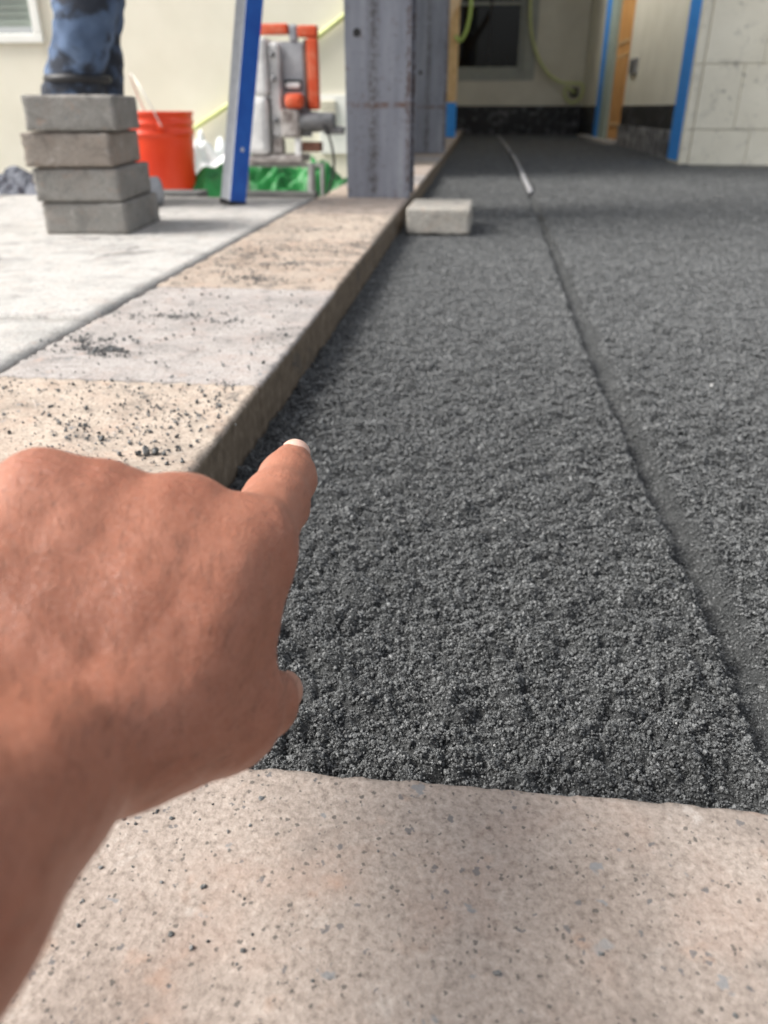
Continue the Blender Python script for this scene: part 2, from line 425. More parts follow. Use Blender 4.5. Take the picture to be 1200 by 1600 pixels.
HAND_CAPS = [
    ((-0.0894, 0.1348, 0.1604), 0.0175, (-0.0894, 0.0696, 0.1847), 0.0235, 0.0120),
    ((-0.114, 0.1323, 0.1712), 0.0175, (-0.1149, 0.067, 0.196), 0.0230, 0.0120),
    ((-0.0894, 0.0696, 0.1847), 0.0225, (-0.0929, -0.0982, 0.2487), 0.0360, 0.0120),
    ((-0.1149, 0.067, 0.196), 0.0230, (-0.1185, -0.1008, 0.2599), 0.0360, 0.0120),
    ((-0.086, 0.1448, 0.1617), 0.0165, (-0.0667, 0.2103, 0.1742), 0.0128, 0.0100),
    ((-0.0901, 0.1473, 0.153), 0.0160, (-0.0709, 0.2071, 0.1638), 0.0128, 0.0100),
    ((-0.096, 0.1437, 0.1662), 0.0165, (-0.0875, 0.2073, 0.1817), 0.0130, 0.0100),
    ((-0.1001, 0.1463, 0.1574), 0.0160, (-0.0917, 0.2042, 0.1713), 0.0130, 0.0100),
    ((-0.1061, 0.1427, 0.1706), 0.0165, (-0.1109, 0.1995, 0.1888), 0.0122, 0.0100),
    ((-0.1102, 0.1453, 0.1618), 0.0160, (-0.1151, 0.1963, 0.1785), 0.0122, 0.0100),
    ((-0.1152, 0.1418, 0.1746), 0.0165, (-0.1255, 0.1915, 0.1963), 0.0112, 0.0100),
    ((-0.1193, 0.1444, 0.1658), 0.0160, (-0.1297, 0.1884, 0.1859), 0.0112, 0.0100),
    ((-0.086, 0.2084, 0.1853), 0.0092, (-0.0862, 0.2114, 0.1856), 0.0092, 0.0040),
    ((-0.1094, 0.2005, 0.1925), 0.0090, (-0.1095, 0.2035, 0.1928), 0.0090, 0.0040),
    ((-0.124, 0.1926, 0.1999), 0.0102, (-0.1241, 0.1956, 0.2002), 0.0102, 0.0040),
    ((-0.0719, 0.2081, 0.1772), 0.0118, (-0.0832, 0.2065, 0.1813), 0.0118, 0.0120),
    ((-0.0719, 0.2008, 0.1756), 0.0118, (-0.0832, 0.1992, 0.1797), 0.0118, 0.0120),
    ((-0.0719, 0.1934, 0.174), 0.0118, (-0.0831, 0.1919, 0.178), 0.0118, 0.0120),
    ((-0.0718, 0.1861, 0.1724), 0.0118, (-0.0831, 0.1845, 0.1764), 0.0118, 0.0120),
    ((-0.0718, 0.1788, 0.1708), 0.0118, (-0.0831, 0.1772, 0.1748), 0.0118, 0.0120),
    ((-0.0718, 0.1714, 0.1692), 0.0118, (-0.083, 0.1698, 0.1732), 0.0118, 0.0120),
    ((-0.0717, 0.1641, 0.1676), 0.0118, (-0.083, 0.1625, 0.1716), 0.0118, 0.0120),
    ((-0.0935, 0.2038, 0.1846), 0.0122, (-0.1061, 0.1996, 0.1885), 0.0122, 0.0120),
    ((-0.0935, 0.1965, 0.183), 0.0122, (-0.1061, 0.1922, 0.1869), 0.0122, 0.0120),
    ((-0.0934, 0.1891, 0.1814), 0.0122, (-0.106, 0.1849, 0.1853), 0.0122, 0.0120),
    ((-0.0934, 0.1818, 0.1798), 0.0122, (-0.106, 0.1775, 0.1837), 0.0122, 0.0120),
    ((-0.0933, 0.1744, 0.1782), 0.0122, (-0.106, 0.1702, 0.182), 0.0122, 0.0120),
    ((-0.0933, 0.1671, 0.1766), 0.0122, (-0.1059, 0.1629, 0.1804), 0.0122, 0.0120),
    ((-0.0933, 0.1598, 0.1749), 0.0122, (-0.1059, 0.1555, 0.1788), 0.0122, 0.0120),
    ((-0.1144, 0.1959, 0.1919), 0.0112, (-0.1223, 0.1916, 0.1959), 0.0112, 0.0120),
    ((-0.1144, 0.1886, 0.1903), 0.0112, (-0.1222, 0.1843, 0.1943), 0.0112, 0.0120),
    ((-0.1143, 0.1812, 0.1886), 0.0112, (-0.1222, 0.177, 0.1926), 0.0112, 0.0120),
    ((-0.1143, 0.1739, 0.187), 0.0112, (-0.1222, 0.1696, 0.191), 0.0112, 0.0120),
    ((-0.1143, 0.1666, 0.1854), 0.0112, (-0.1221, 0.1623, 0.1894), 0.0112, 0.0120),
    ((-0.1142, 0.1592, 0.1838), 0.0112, (-0.1221, 0.1549, 0.1878), 0.0112, 0.0120),
    ((-0.1142, 0.1519, 0.1822), 0.0112, (-0.1221, 0.1476, 0.1862), 0.0112, 0.0120),
    ((-0.0875, 0.2073, 0.1817), 0.0104, (-0.1054, 0.2277, 0.1457), 0.0100, 0.0040),
    ((-0.1054, 0.2277, 0.1457), 0.0100, (-0.1087, 0.2054, 0.1329), 0.0094, 0.0030),
    ((-0.1087, 0.2054, 0.1329), 0.0094, (-0.1025, 0.1913, 0.1438), 0.0083, 0.0030),
    ((-0.1109, 0.1995, 0.1888), 0.0100, (-0.1275, 0.2185, 0.1553), 0.0096, 0.0040),
    ((-0.1275, 0.2185, 0.1553), 0.0096, (-0.1307, 0.1976, 0.1434), 0.0090, 0.0030),
    ((-0.1307, 0.1976, 0.1434), 0.0090, (-0.1249, 0.1845, 0.1535), 0.0080, 0.0030),
    ((-0.1255, 0.1915, 0.1963), 0.0090, (-0.1389, 0.2069, 0.1691), 0.0086, 0.0040),
    ((-0.1389, 0.2069, 0.1691), 0.0086, (-0.1415, 0.19, 0.1594), 0.0081, 0.0030),
    ((-0.1415, 0.19, 0.1594), 0.0081, (-0.1368, 0.1794, 0.1677), 0.0072, 0.0030),
    ((-0.0667, 0.2103, 0.1742), 0.0132, (-0.0685, 0.2504, 0.1689), 0.0120, 0.0080),
    ((-0.0685, 0.2504, 0.1689), 0.0118, (-0.0701, 0.2775, 0.1667), 0.0107, 0.0060),
    ((-0.0701, 0.2775, 0.1667), 0.0105, (-0.0723, 0.2957, 0.1651), 0.0087, 0.0060),
    ((-0.0663, 0.2026, 0.1661), 0.0105, (-0.065, 0.18, 0.1468), 0.0108, 0.0100),
    ((-0.0757, 0.1933, 0.1654), 0.0125, (-0.0755, 0.1653, 0.1555), 0.0150, 0.0120),
    ((-0.085, 0.1354, 0.1612), 0.0165, (-0.0669, 0.1703, 0.1394), 0.0140, 0.0060),
    ((-0.0669, 0.1703, 0.1394), 0.0140, (-0.0619, 0.1913, 0.1243), 0.0115, 0.0050),
    ((-0.0619, 0.1913, 0.1243), 0.0115, (-0.0624, 0.2066, 0.1148), 0.0092, 0.0030),
    ((-0.0766, 0.1486, 0.1563), 0.0160, (-0.0669, 0.1703, 0.1394), 0.0135, 0.0120),
    ((-0.0883, 0.1375, 0.1542), 0.0150, (-0.0693, 0.1718, 0.1342), 0.0110, 0.0100),
]
INDEX_NAIL = ((-0.0723, 0.2957, 0.1651), (-0.1204, 0.9887, -0.0889), (0.3053, 0.1221, 0.9444))
THUMB_NAIL = ((-0.0624, 0.2066, 0.1148), (-0.024, 0.85, -0.5263), (0.9477, 0.1869, 0.2586))
ELBOW, FOREARM_DIR = (-0.1057, -0.0995, 0.2543), (-0.0196, -0.9342, 0.3562)
HAND_AXES = ((-0.1008, 0.1337, 0.1654), (0.0224, 0.9616, 0.2734), (0.9117, 0.0926, -0.4004), (0.4103, -0.2582, 0.8746))
INDEX_JOINTS = ((-0.0667, 0.2103, 0.1742), (-0.0685, 0.2504, 0.1689), (-0.0701, 0.2775, 0.1667))
KNUCKLES = [(-0.0842, 0.2053, 0.1887), (-0.1076, 0.1974, 0.1958), (-0.1222, 0.1895, 0.2033)]
VEINS = [((-0.0976, 0.1524, 0.188), (-0.0941, 0.2002, 0.1962)), ((-0.0804, 0.16, 0.1834), (-0.0709, 0.2057, 0.1885)), ((-0.1002, 0.1439, 0.1876), (-0.1147, 0.1916, 0.2038))]

SKIN_JOINTS = [(INDEX_JOINTS[0], .020, .55), (INDEX_JOINTS[1], .015, .45), (INDEX_JOINTS[2], .012, .45)] + [(k, .017, .5) for k in KNUCKLES]
def skin_mat():
    m, nt, b = new_mat('brown_skin')
    p = wpos(nt)
    c = ramp(nt, noise(nt, p, 42, 5, .6), [(.25, (.315, .110, .062)), (.5, (.360, .136, .080)), (.75, (.41, .166, .104))])
    c = mix(nt, ramp(nt, noise(nt, p, 120, 4, .6), [(.52, (0, 0, 0)), (.75, (.28,) * 3)]), c, (.22, .078, .045))
    c = mix(nt, ramp(nt, noise(nt, p, 700, 3, .6), [(.40, (0, 0, 0)), (.75, (.35,) * 3)]), c, (.50, .26, .18))
    # short dark hairs lying along the forearm and hand
    mh = nt.nodes.new('ShaderNodeMapping'); mh.inputs['Rotation'].default_value = (R(16), 0, R(14)); mh.inputs['Scale'].default_value = (1500, 95, 1500)
    nt.links.new(p, mh.inputs[0])
    c = mix(nt, ramp(nt, noise(nt, mh.outputs[0], 1, 2, .5), [(.64, (0, 0, 0)), (.70, (.45,) * 3)]), c, (.13, .055, .035))
    # redder, darker skin over the joints
    for q, rad, am in SKIN_JOINTS:
        vd = nt.nodes.new('ShaderNodeVectorMath'); vd.operation = 'DISTANCE'; vd.inputs[1].default_value = q
        nt.links.new(p, vd.inputs[0])
        mr = nt.nodes.new('ShaderNodeMapRange'); mr.inputs[1].default_value = rad; mr.inputs[2].default_value = rad * .3
        mr.inputs[3].default_value = 0; mr.inputs[4].default_value = am
        nt.links.new(vd.outputs['Value'], mr.inputs[0])
        mm_ = nt.nodes.new('ShaderNodeMath'); mm_.operation = 'MULTIPLY'
        nt.links.new(mr.outputs[0], mm_.inputs[0]); nt.links.new(ramp(nt, noise(nt, p, 240, 4, .6), [(.3, (.35,) * 3), (.6, (1, 1, 1))]), mm_.inputs[1])
        c = mix(nt, mm_.outputs[0], c, (.25, .075, .045))
    nt.links.new(c, b.inputs['Base Color'])
    b.inputs['Roughness'].default_value = .40
    b.inputs['Specular IOR Level'].default_value = .45
    b.inputs['Subsurface Weight'].default_value = .14
    b.inputs['Subsurface Radius'].default_value = (.006, .0022, .0012)
    b.inputs['Subsurface Scale'].default_value = .5
    vo = nt.nodes.new('ShaderNodeTexVoronoi'); vo.inputs['Scale'].default_value = 1150; vo.feature = 'DISTANCE_TO_EDGE'
    nt.links.new(p, vo.inputs['Vector'])
    cr = ramp(nt, vo.outputs['Distance'], [(0, (0, 0, 0)), (.25, (1, 1, 1))])
    ad = nt.nodes.new('ShaderNodeMath'); ad.operation = 'MULTIPLY_ADD'; ad.inputs[1].default_value = .35
    nt.links.new(cr, ad.inputs[0]); nt.links.new(noise(nt, p, 330, 5, .65), ad.inputs[2])
    bump(nt, b, ad.outputs[0], .50, .0010)
    return m
MAT['skin'] = skin_mat()
m, nt, b = new_mat('fingernail')
b.inputs['Base Color'].default_value = (.72, .47, .38, 1); b.inputs['Roughness'].default_value = .28
b.inputs['Subsurface Weight'].default_value = .2; b.inputs['Subsurface Scale'].default_value = .3; b.inputs['Subsurface Radius'].default_value = (.004, .002, .001)
MAT['nail'] = m
m, nt, b = new_mat('thumbnail')
b.inputs['Base Color'].default_value = (.50, .25, .17, 1); b.inputs['Roughness'].default_value = .35
MAT['nail2'] = m

def denim_mat():
    m, nt, b = new_mat('stained_denim')
    p = wpos(nt)
    c = ramp(nt, noise(nt, p, 11, 5, .6), [(.3, (.05, .08, .145)), (.55, (.10, .15, .25)), (.75, (.18, .25, .38))])
    c = mix(nt, ramp(nt, noise(nt, p, 7.5, 5, .6, .5), [(.47, (0, 0, 0)), (.56, (.9,) * 3)]), c, (.022, .023, .028))
    nt.links.new(c, b.inputs['Base Color']); b.inputs['Roughness'].default_value = .9
    bump(nt, b, noise(nt, p, 60, 6, .7), .6, .006)
    return m
MAT['denim'] = denim_mat()
MAT['shirt'] = simple('grey_work_shirt', (.20, .21, .22), (.28, .29, .30), 14, .9, bs=40, bstr=.5, bdist=.006)
MAT['boot'] = simple('tan_boot', (.16, .10, .06), (.24, .16, .10), 14, .75)
MAT['hair'] = simple('dark_hair', (.015, .012, .010), (.03, .025, .02), 60, .6)

def glass_mat():
    m, nt, b = new_mat('dark_window_glass')
    p = wpos(nt)
    nt.links.new(ramp(nt, noise(nt, p, 2.2, 3), [(.4, (.002, .002, .003)), (.7, (.006, .008, .010))]), b.inputs['Base Color'])
    b.inputs['Roughness'].default_value = .04; b.inputs['IOR'].default_value = 1.33
    return m
MAT['glass'] = glass_mat()

# ------------------------------------------------------------------ bedding (black screenings)
Z0 = -0.014
GY = [.0, .6, 1.05, 2.0, 3.5, 6.0, 11.6]
GX = [.170, .172, .171, .190, .214, .245, .236]
def groove_left(y): return np.interp(y, GY, GX)

def bed_height(x, y, coarse=0.0):
    """height of the bedding surface; coarse = local mesh spacing, fades what it cannot carry"""
    z = Z0 + .0022 * fbm(x * 6, y * 4, None, 5, 4) + .0016 * fbm(x * 2, y * 28, None, 9, 3)
    gl = groove_left(y) + .0030 * fbm(y * 30, y * 0 + 3, None, 2, 3) + .0016 * vnoise(y * 190, y * 0, None, 4)
    gr = gl + .0235 + .0035 * fbm(y * 34, y * 0 + 9, None, 6, 3) + .0016 * vnoise(y * 170, y * 0 + 4, None, 8)
    k = .0040 + np.minimum(coarse, .003) * .5
    sl_ = 1 / (1 + np.exp(-np.clip((x - gl) / k * 2.2, -40, 40)))
    sr = 1 / (1 + np.exp(-np.clip((gr - x) / (k * 1.8) * 2.2, -40, 40)))
    g = sl_ * sr
    u = np.clip((x - gl) / np.maximum(gr - gl, 1e-4), 0, 1)
    depth = .0070 + .0095 * np.sqrt(np.clip(1 - (1.7 * u - .75) ** 2, 0, 1))
    # crumbs
    def a(l): return np.clip(1.35 - coarse / l * 2.2, 0, 1)
    wx = x + .0015 * fbm(x * 160, y * 160, None, 21, 2); wy = y + .0015 * fbm(x * 160 + 9, y * 160, None, 23, 2)
    c = .0100 * a(.010) * worley(wx / .0125, wy / .0125, 1) * np.clip(.45 + .75 * vnoise(x * 55, y * 55, None, 77), .08, 1)
    c = c + .0048 * a(.005) * worley(wx / .0056 + 31, wy / .0056, 2) + .0013 * a(.0026) * worley(wx / .0029, wy / .0029 + 12, 3)
    c = c + .0012 * fbm(x * 300, y * 300, None, 41, 2) * a(.004)
    c = c * (1.35 - .90 * np.clip((y - .42) / .9, 0, 1))      # better screeded away from the border
    z = z + c * (1 - .50 * g) - depth * g - .0035 * (1 - g)
    # thrown-up crumbs beside the groove
    z = z + .0018 * np.exp(-((x - gl + .006) / .006) ** 2) * a(.01)
    # the bedding rides up a little against the kerb
    z = z + .0015 * np.exp(-(x + .212) / .02)
    return z, g

def graded(a, b, d0, grow, dmax):
    out = [a]; d = d0
    while out[-1] < b:
        out.append(out[-1] + d); d = min(d * grow, dmax)
    out[-1] = b
    return np.array(out)

ys = graded(.226, 12.1, .00125, 1.0042, .12)
xs = np.concatenate([np.linspace(-.2195, .46, 520), graded(.4615, 5.2, .0015, 1.045, .30)])
dy = np.gradient(ys); dx = np.gradient(xs)
X, Y = np.meshgrid(xs, ys)
SP = np.maximum(np.minimum(dy[:, None] * .8, .05), dx[None, :] * np.ones_like(X))
Zb, _g = bed_height(X, Y, SP)
n_, m_ = X.shape
idx = np.arange(n_ * m_).reshape(n_, m_)
quads = np.stack([idx[:-1, :-1], idx[:-1, 1:], idx[1:, 1:], idx[1:, :-1]], -1).reshape(-1, 4)
bed = put('bedding_ground', mesh_fast('bedding_ground', np.stack([X, Y, Zb], -1).reshape(-1, 3), quads), MAT['bed'], None, True)
tag(bed, 'raked layer of fine black bedding grit with a straight groove', 'ground', kind='structure')

def scatter(name, pts, scl, m, seed, sub=2):
    """many small crumbs: points that carry their own size, one crumb mesh instanced by geometry nodes"""
    me = bpy.data.meshes.new(name)
    me.vertices.add(len(pts)); me.vertices.foreach_set('co', np.asarray(pts, np.float32).ravel())
    at = me.attributes.new('crumb_scale', 'FLOAT_VECTOR', 'POINT'); at.data.foreach_set('vector', np.asarray(scl, np.float32).ravel())
    rt = me.attributes.new('crumb_rot', 'FLOAT_VECTOR', 'POINT')
    rt.data.foreach_set('vector', (np.random.default_rng(seed).random((len(pts), 3)) * 6.283).astype(np.float32).ravel())
    o = put(name, me, m)
    t = bpy.data.node_groups.new(name + '_nodes', 'GeometryNodeTree')
    t.interface.new_socket('Geometry', in_out='INPUT', socket_type='NodeSocketGeometry')
    t.interface.new_socket('Geometry', in_out='OUTPUT', socket_type='NodeSocketGeometry')
    N = t.nodes.new; L = t.links.new
    gi, go = N('NodeGroupInput'), N('NodeGroupOutput')
    ico = N('GeometryNodeMeshIcoSphere'); ico.inputs['Radius'].default_value = 1; ico.inputs['Subdivisions'].default_value = sub
    nz = N('ShaderNodeTexNoise'); nz.inputs['Scale'].default_value = 1.15; nz.inputs['Detail'].default_value = 3
    sbb = N('ShaderNodeVectorMath'); sbb.operation = 'SUBTRACT'; sbb.inputs[1].default_value = (.5, .5, .5)
    scv = N('ShaderNodeVectorMath'); scv.operation = 'SCALE'; scv.inputs[3].default_value = 1.7
    sp = N('GeometryNodeSetPosition')
    pos = N('GeometryNodeInputPosition')
    L(pos.outputs[0], nz.inputs['Vector']); L(nz.outputs['Color'], sbb.inputs[0]); L(sbb.outputs[0], scv.inputs[0])
    L(ico.outputs['Mesh'], sp.inputs['Geometry']); L(scv.outputs[0], sp.inputs['Offset'])
    sm = N('GeometryNodeSetMaterial'); sm.inputs['Material'].default_value = m
    L(sp.outputs[0], sm.inputs['Geometry'])
    iop = N('GeometryNodeInstanceOnPoints')
    mtp = N('GeometryNodeMeshToPoints')
    a1, a2 = N('GeometryNodeInputNamedAttribute'), N('GeometryNodeInputNamedAttribute')
    a1.data_type = a2.data_type = 'FLOAT_VECTOR'
    a1.inputs['Name'].default_value = 'crumb_scale'; a2.inputs['Name'].default_value = 'crumb_rot'
    er = N('FunctionNodeEulerToRotation')
    L(gi.outputs[0], mtp.inputs['Mesh']); L(mtp.outputs[0], iop.inputs['Points']); L(sm.outputs[0], iop.inputs['Instance'])
    L(a2.outputs[0], er.inputs[0]); L(er.outputs[0], iop.inputs['Rotation']); L(a1.outputs[0], iop.inputs['Scale'])
    L(iop.outputs[0], go.inputs[0])
    md = o.modifiers.new('crumbs', 'NODES'); md.node_group = t
    return o

def crumbs(x0, x1, y0, y1, dens, rmin, rmean):
    n = int((x1 - x0) * (y1 - y0) * dens)
    x = rng.uniform(x0, x1, n); y = rng.uniform(y0, y1, n)
    clump = vnoise(x * 70, y * 70, None, 3) + .5 * vnoise(x * 25, y * 25, None, 13)
    z, g = bed_height(x, y)
    keep = (rng.random(n) < (.86 + .22 * clump)) & ((g < .25) | (rng.random(n) < np.where(y < 1.0, .80, .22)))
    x, y, z, g = x[keep], y[keep], z[keep], g[keep]
    r_ = rmin + rng.exponential(rmean, len(x)); r_ = np.minimum(r_, rmin * 4.5) * np.where(g > .25, .85, 1)
    s = np.stack([r_ * rng.uniform(.75, 1.25, len(x)) for _ in range(3)], -1)
    return np.stack([x, y  , z - r_ * .45], -1), s
parts = []
yb = np.geomspace(.238, 11.95, 34)
for a, b_ in zip(yb[:-1], yb[1:]):
    ym = (a + b_) / 2
    rm = min(.00052 * (max(ym, .40) / .40) ** .50, .00135)
    parts.append(crumbs(-.212, min(.16 + ym * .62, 1.34 if ym > 5.5 else 3.3), a, b_, .62 / (rm * rm) * .45 * min(1, (1.9 / ym) ** 1.5), rm * .66, rm * .42))
gr = scatter('bedding_grit', np.concatenate([p[0] for p in parts]), np.concatenate([p[1] for p in parts]), MAT['grit'], 3)
tag(gr, 'loose black crumbs lying on the black bedding layer', 'grit', kind='stuff')

# ------------------------------------------------------------------ kerb and border pavers
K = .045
def rough_slab(name, sx, sy, sz, m, parent, loc, cuts=(10, 10, 4), amp=.0012, bev=.004, seed=0, rz=0.0, chip=.003):
    bm = bmesh.new()
    nx, ny, nz = cuts
    def face(o, u, v, a, b_):
        g = [[bm.verts.new(tuple(o[k] + u[k] * i / a + v[k] * j / b_ for k in range(3))) for j in range(b_ + 1)] for i in range(a + 1)]
        for i in range(a):
            for j in range(b_): bm.faces.new((g[i][j], g[i + 1][j], g[i + 1][j + 1], g[i][j + 1]))
    hx, hy, hz = sx / 2, sy / 2, sz / 2
    face((-hx, -hy, hz), (sx, 0, 0), (0, sy, 0), nx, ny)
    face((-hx, -hy, -hz), (0, sy, 0), (sx, 0, 0), ny, nx)
    face((-hx, -hy, -hz), (sx, 0, 0), (0, 0, sz), nx, nz)
    face((-hx, hy, -hz), (0, 0, sz), (sx, 0, 0), nz, nx)
    face((-hx, -hy, -hz), (0, 0, sz), (0, sy, 0), nz, ny)
    face((hx, -hy, -hz), (0, sy, 0), (0, 0, sz), ny, nz)
    bmesh.ops.remove_doubles(bm, verts=bm.verts, dist=1e-6)
    me = bpy.data.meshes.new(name); bm.to_mesh(me); bm.free()
    n = len(me.vertices); co = np.empty(n * 3); me.vertices.foreach_get('co', co); co = co.reshape(-1, 3)
    # round the edges: pull towards an inset box
    H = np.array([hx, hy, hz]); ins = np.clip(co, -(H - bev), H - bev)
    d = co - ins; L = np.linalg.norm(d, axis=1, keepdims=True); L[L == 0] = 1
    edge = (np.abs(d) > bev * .3).sum(1)
    co = np.where((np.abs(d).sum(1) > 0)[:, None], ins + d / L * bev, co)
    q = co + seed * 1.37
    nrm = d / L
    disp = amp * fbm(q[:, 0] * 60, q[:, 1] * 60, q[:, 2] * 60, seed, 4)
    ch = np.where(edge >= 2, chip * np.clip(fbm(q[:, 0] * 130, q[:, 1] * 130, q[:, 2] * 130, seed + 5, 3) + .05, -.25, 1), 0)
    co = co + nrm * (disp - ch)[:, None]
    me.vertices.foreach_set('co', co.ravel()); me.update()
    o = put(name, me, m, parent, True); o.location = loc; o.rotation_euler = (0, 0, rz)
    return o

kerb = tag(empty('paver_kerb', (-.362, 0, 0)), 'raised row of weathered rose and buff pavers beside the black bedding', 'kerb')
ends = [.2385, .755, 1.237, 1.735, 2.225, 2.71]
while ends[-1] < 11.9: ends.append(ends[-1] + .487)
kc = ['slab1', 'slab2', 'slab3', 'slab1', 'slab0', 'slab3', 'slab2', 'slab0']
for i in range(len(ends) - 1):
    a, b_ = ends[i] + .0017, ends[i + 1] - .0017
    near = i < 3
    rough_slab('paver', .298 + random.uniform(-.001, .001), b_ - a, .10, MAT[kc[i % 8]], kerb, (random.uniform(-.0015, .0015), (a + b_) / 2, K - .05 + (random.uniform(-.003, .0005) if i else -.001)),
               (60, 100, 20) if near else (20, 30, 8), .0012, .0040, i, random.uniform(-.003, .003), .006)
border = tag(empty('paver_border', (0, .088, 0)), 'pinkish grey paver border across the foot of the black bedding', 'border')
for i, (a, b_, mm) in enumerate([(-1.02, -.514, 'slab1'), (-.5115, -.214, 'slab3'), (-.2115, .295, 'slab0'), (.2975, .80, 'slab2')]):
    near = i == 2
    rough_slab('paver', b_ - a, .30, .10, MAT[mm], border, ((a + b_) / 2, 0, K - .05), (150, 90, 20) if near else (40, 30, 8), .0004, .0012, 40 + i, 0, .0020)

# ------------------------------------------------------------------ plaza left of the kerb, lower ground behind it
plaza = tag(empty('plaza_paving', (-2.2, 1.2, 0)), 'bright sunlit concrete slabs left of the kerb', 'paving', kind='structure')
px = [-4.6, -3.6, -2.55, -1.53, -.5125]
py = [-1.1, 1.012, 2.62]
for i in range(4):
    for j in range(2):
        rough_slab('slab', px[i + 1] - px[i] - .006, py[j + 1] - py[j] - .006, .12, MAT['plaza'], plaza,
                   ((px[i] + px[i + 1]) / 2 + 2.2, (py[j] + py[j + 1]) / 2 - 1.2, K - .0605 + (.002 if j else 0)), (40, 50, 4), .0018, .004, 60 + i * 3 + j, 0, .0015)
for (x0, x1, y0, y1) in ((-.52, .55, -1.1, -.066), (.556, 2.2, -1.1, -.066), (.806, 2.2, -.060, .236)):
    rough_slab('slab', x1 - x0, y1 - y0, .12, MAT['plaza'], plaza, ((x0 + x1) / 2 + 2.2, (y0 + y1) / 2 - 1.2, K - .062), (30, 30, 4), .002, .01, 75, 0, .004)
low = box('lower_ground', -6, -.515, 2.615, 4.5, -.30, -.08, MAT['lower'], None, 0)
tag(low, 'rough bare ground below the plaza edge', 'ground', kind='structure')
sub = box('sub_base', -6, 6, -2, 12.4, -.50, -.06, MAT['slit'], None, 0)
sub.location.z -= .26
tag(sub, 'dark earth under the paving', 'ground', kind='structure')

# loose grit on the kerb, border and plaza
def patch(cx, cy, rx, ry, n, z):
    n = int(n * 1.8)
    a = rng.normal(0, 1, (n, 2)); p = np.stack([cx + a[:, 0] * rx, cy + a[:, 1] * ry], -1)
    keep = vnoise(p[:, 0] * 60, p[:, 1] * 60, None, 5) > -.15
    return np.c_[p[keep], np.full(keep.sum(), z)]
GP = []
n = 2600; GP.append(np.c_[rng.uniform(-.50, -.222, n), rng.uniform(.25, 2.6, n), np.full(n, K)])
n = 900; GP.append(np.c_[rng.uniform(-.50, -.222, n), rng.uniform(.45, .75, n), np.full(n, K)])
for a in [(-.435, .86, .028, .012, 420), (-.47, .90, .02, .012, 240), (-.425, 1.03, .035, .016, 220), (-.33, 1.02, .02, .015, 90), (-.36, 1.30, .03, .022, 260), (-.43, 1.38, .05, .03, 200), (-.24, .95, .012, .03, 60),
          (-.44, 1.55, .04, .05, 420), (-.33, 1.45, .06, .015, 300), (-.40, 1.90, .07, .03, 420), (-.28, 2.15, .05, .05, 300), (-.42, 2.35, .05, .08, 300), (-.33, 1.62, .06, .05, 380), (-.25, 1.72, .02, .06, 200), (-.42, 1.75, .05, .06, 200), (-.30, 2.0, .06, .07, 180), (-.245, .71, .02, .03, 120), (-.33, .62, .05, .03, 160), (-.27, .67, .03, .02, 120)]:
    GP.append(patch(*a, K))
for a in [(-.80, 1.12, .10, .02, 250), (-1.0, 1.5, .15, .04, 500), (-1.15, 1.25, .2, .02, 700), (-.85, 1.28, .06, .012, 420), (-1.3, 1.75, .3, .06, 700), (-.62, 1.55, .05, .10, 400), (-.66, 1.95, .10, .10, 400), (-.75, 1.35, .12, .05, 160), (-.60, 2.2, .08, .10, 260)]:
    GP.append(patch(*a, K - .001))
n = 40; GP.append(np.c_[rng.uniform(-.2, .28, n), rng.uniform(.07, .234, n), np.full(n, K)])
n = 70; GP.append(np.c_[rng.uniform(-.16, -.06, n), rng.uniform(.15, .235, n), np.full(n, K)])
GP = np.concatenate(GP)
r_ = .0003 + rng.exponential(.00040, len(GP)); r_ = np.minimum(r_, .0020); r_[-110:] = np.minimum(r_[-110:], .0009)
GP[:, 2] += r_ * .25
gs = np.stack([r_ * rng.uniform(.8, 1.4, len(r_)), r_ * rng.uniform(.8, 1.4, len(r_)), r_ * rng.uniform(.5, .9, len(r_))], -1)
GP = np.r_[GP, [[-.262, .565, K + .002], [-.255, .567, K + .0015], [-.268, .563, K + .001], [-.285, .585, K + .001], [.02, .158, K + .0005]]]
gs = np.r_[gs, [[.0055, .004, .003], [.004, .0035, .0025], [.003, .0025, .002], [.0025, .002, .0015], [.0022, .0009, .0007]]]
g2 = scatter('stray_grit', GP, gs, MAT['grit'], 8)
tag(g2, 'dark crumbs of grit strewn over the kerb pavers and slabs', 'grit', kind='stuff')

# ------------------------------------------------------------------ loose pavers
LB = [('bottom grey paver of the four-high stack', -.885, 1.885, .080, 'block', .045),
      ('rust-stained grey paver, second from the bottom of the stack', -.892, 1.880, .116, 'block', .115),
      ('brownish paver jutting out, third from the bottom of the stack', -.902, 1.872, .150, 'block2', .186),
      ('topmost light grey paver of the four-high stack', -.872, 1.868, -.10, 'block', .257)]
LB[3] = (LB[3][0], -.888, 1.870, .20, 'block', .257)
for i, (lab, x, y, rz, mm, z) in enumerate(LB):
    o = rough_slab('paver_block', .190, .255, .0685, MAT[mm], None, (x, y, z + .035), (24, 30, 12), .0012, .0045, 80 + i, rz, .004)
    tag(o, lab, 'paver', 'stacked grey pavers')
o = rough_slab('paver_block', .178, .25, .070, MAT['loose'], None, (-.0975, 2.385, Z0 + .0365), (24, 30, 12), .0012, .006, 90, R(-1.0), .004)
tag(o, 'pale paver lying alone on the black bedding against the kerb', 'paver')
# ------------------------------------------------------------------ signed-distance bodies (hand, worker)
def round_cone(P, a, ra, b, rb):
    a = np.asarray(a, np.float32); b = np.asarray(b, np.float32)
    ba = b - a; L = float(np.dot(ba, ba))
    t = np.clip(((P - a) @ ba) / max(L, 1e-12), 0, 1)
    q = P - a - t[..., None] * ba
    return np.sqrt((q * q).sum(-1)) - (ra + (rb - ra) * t)

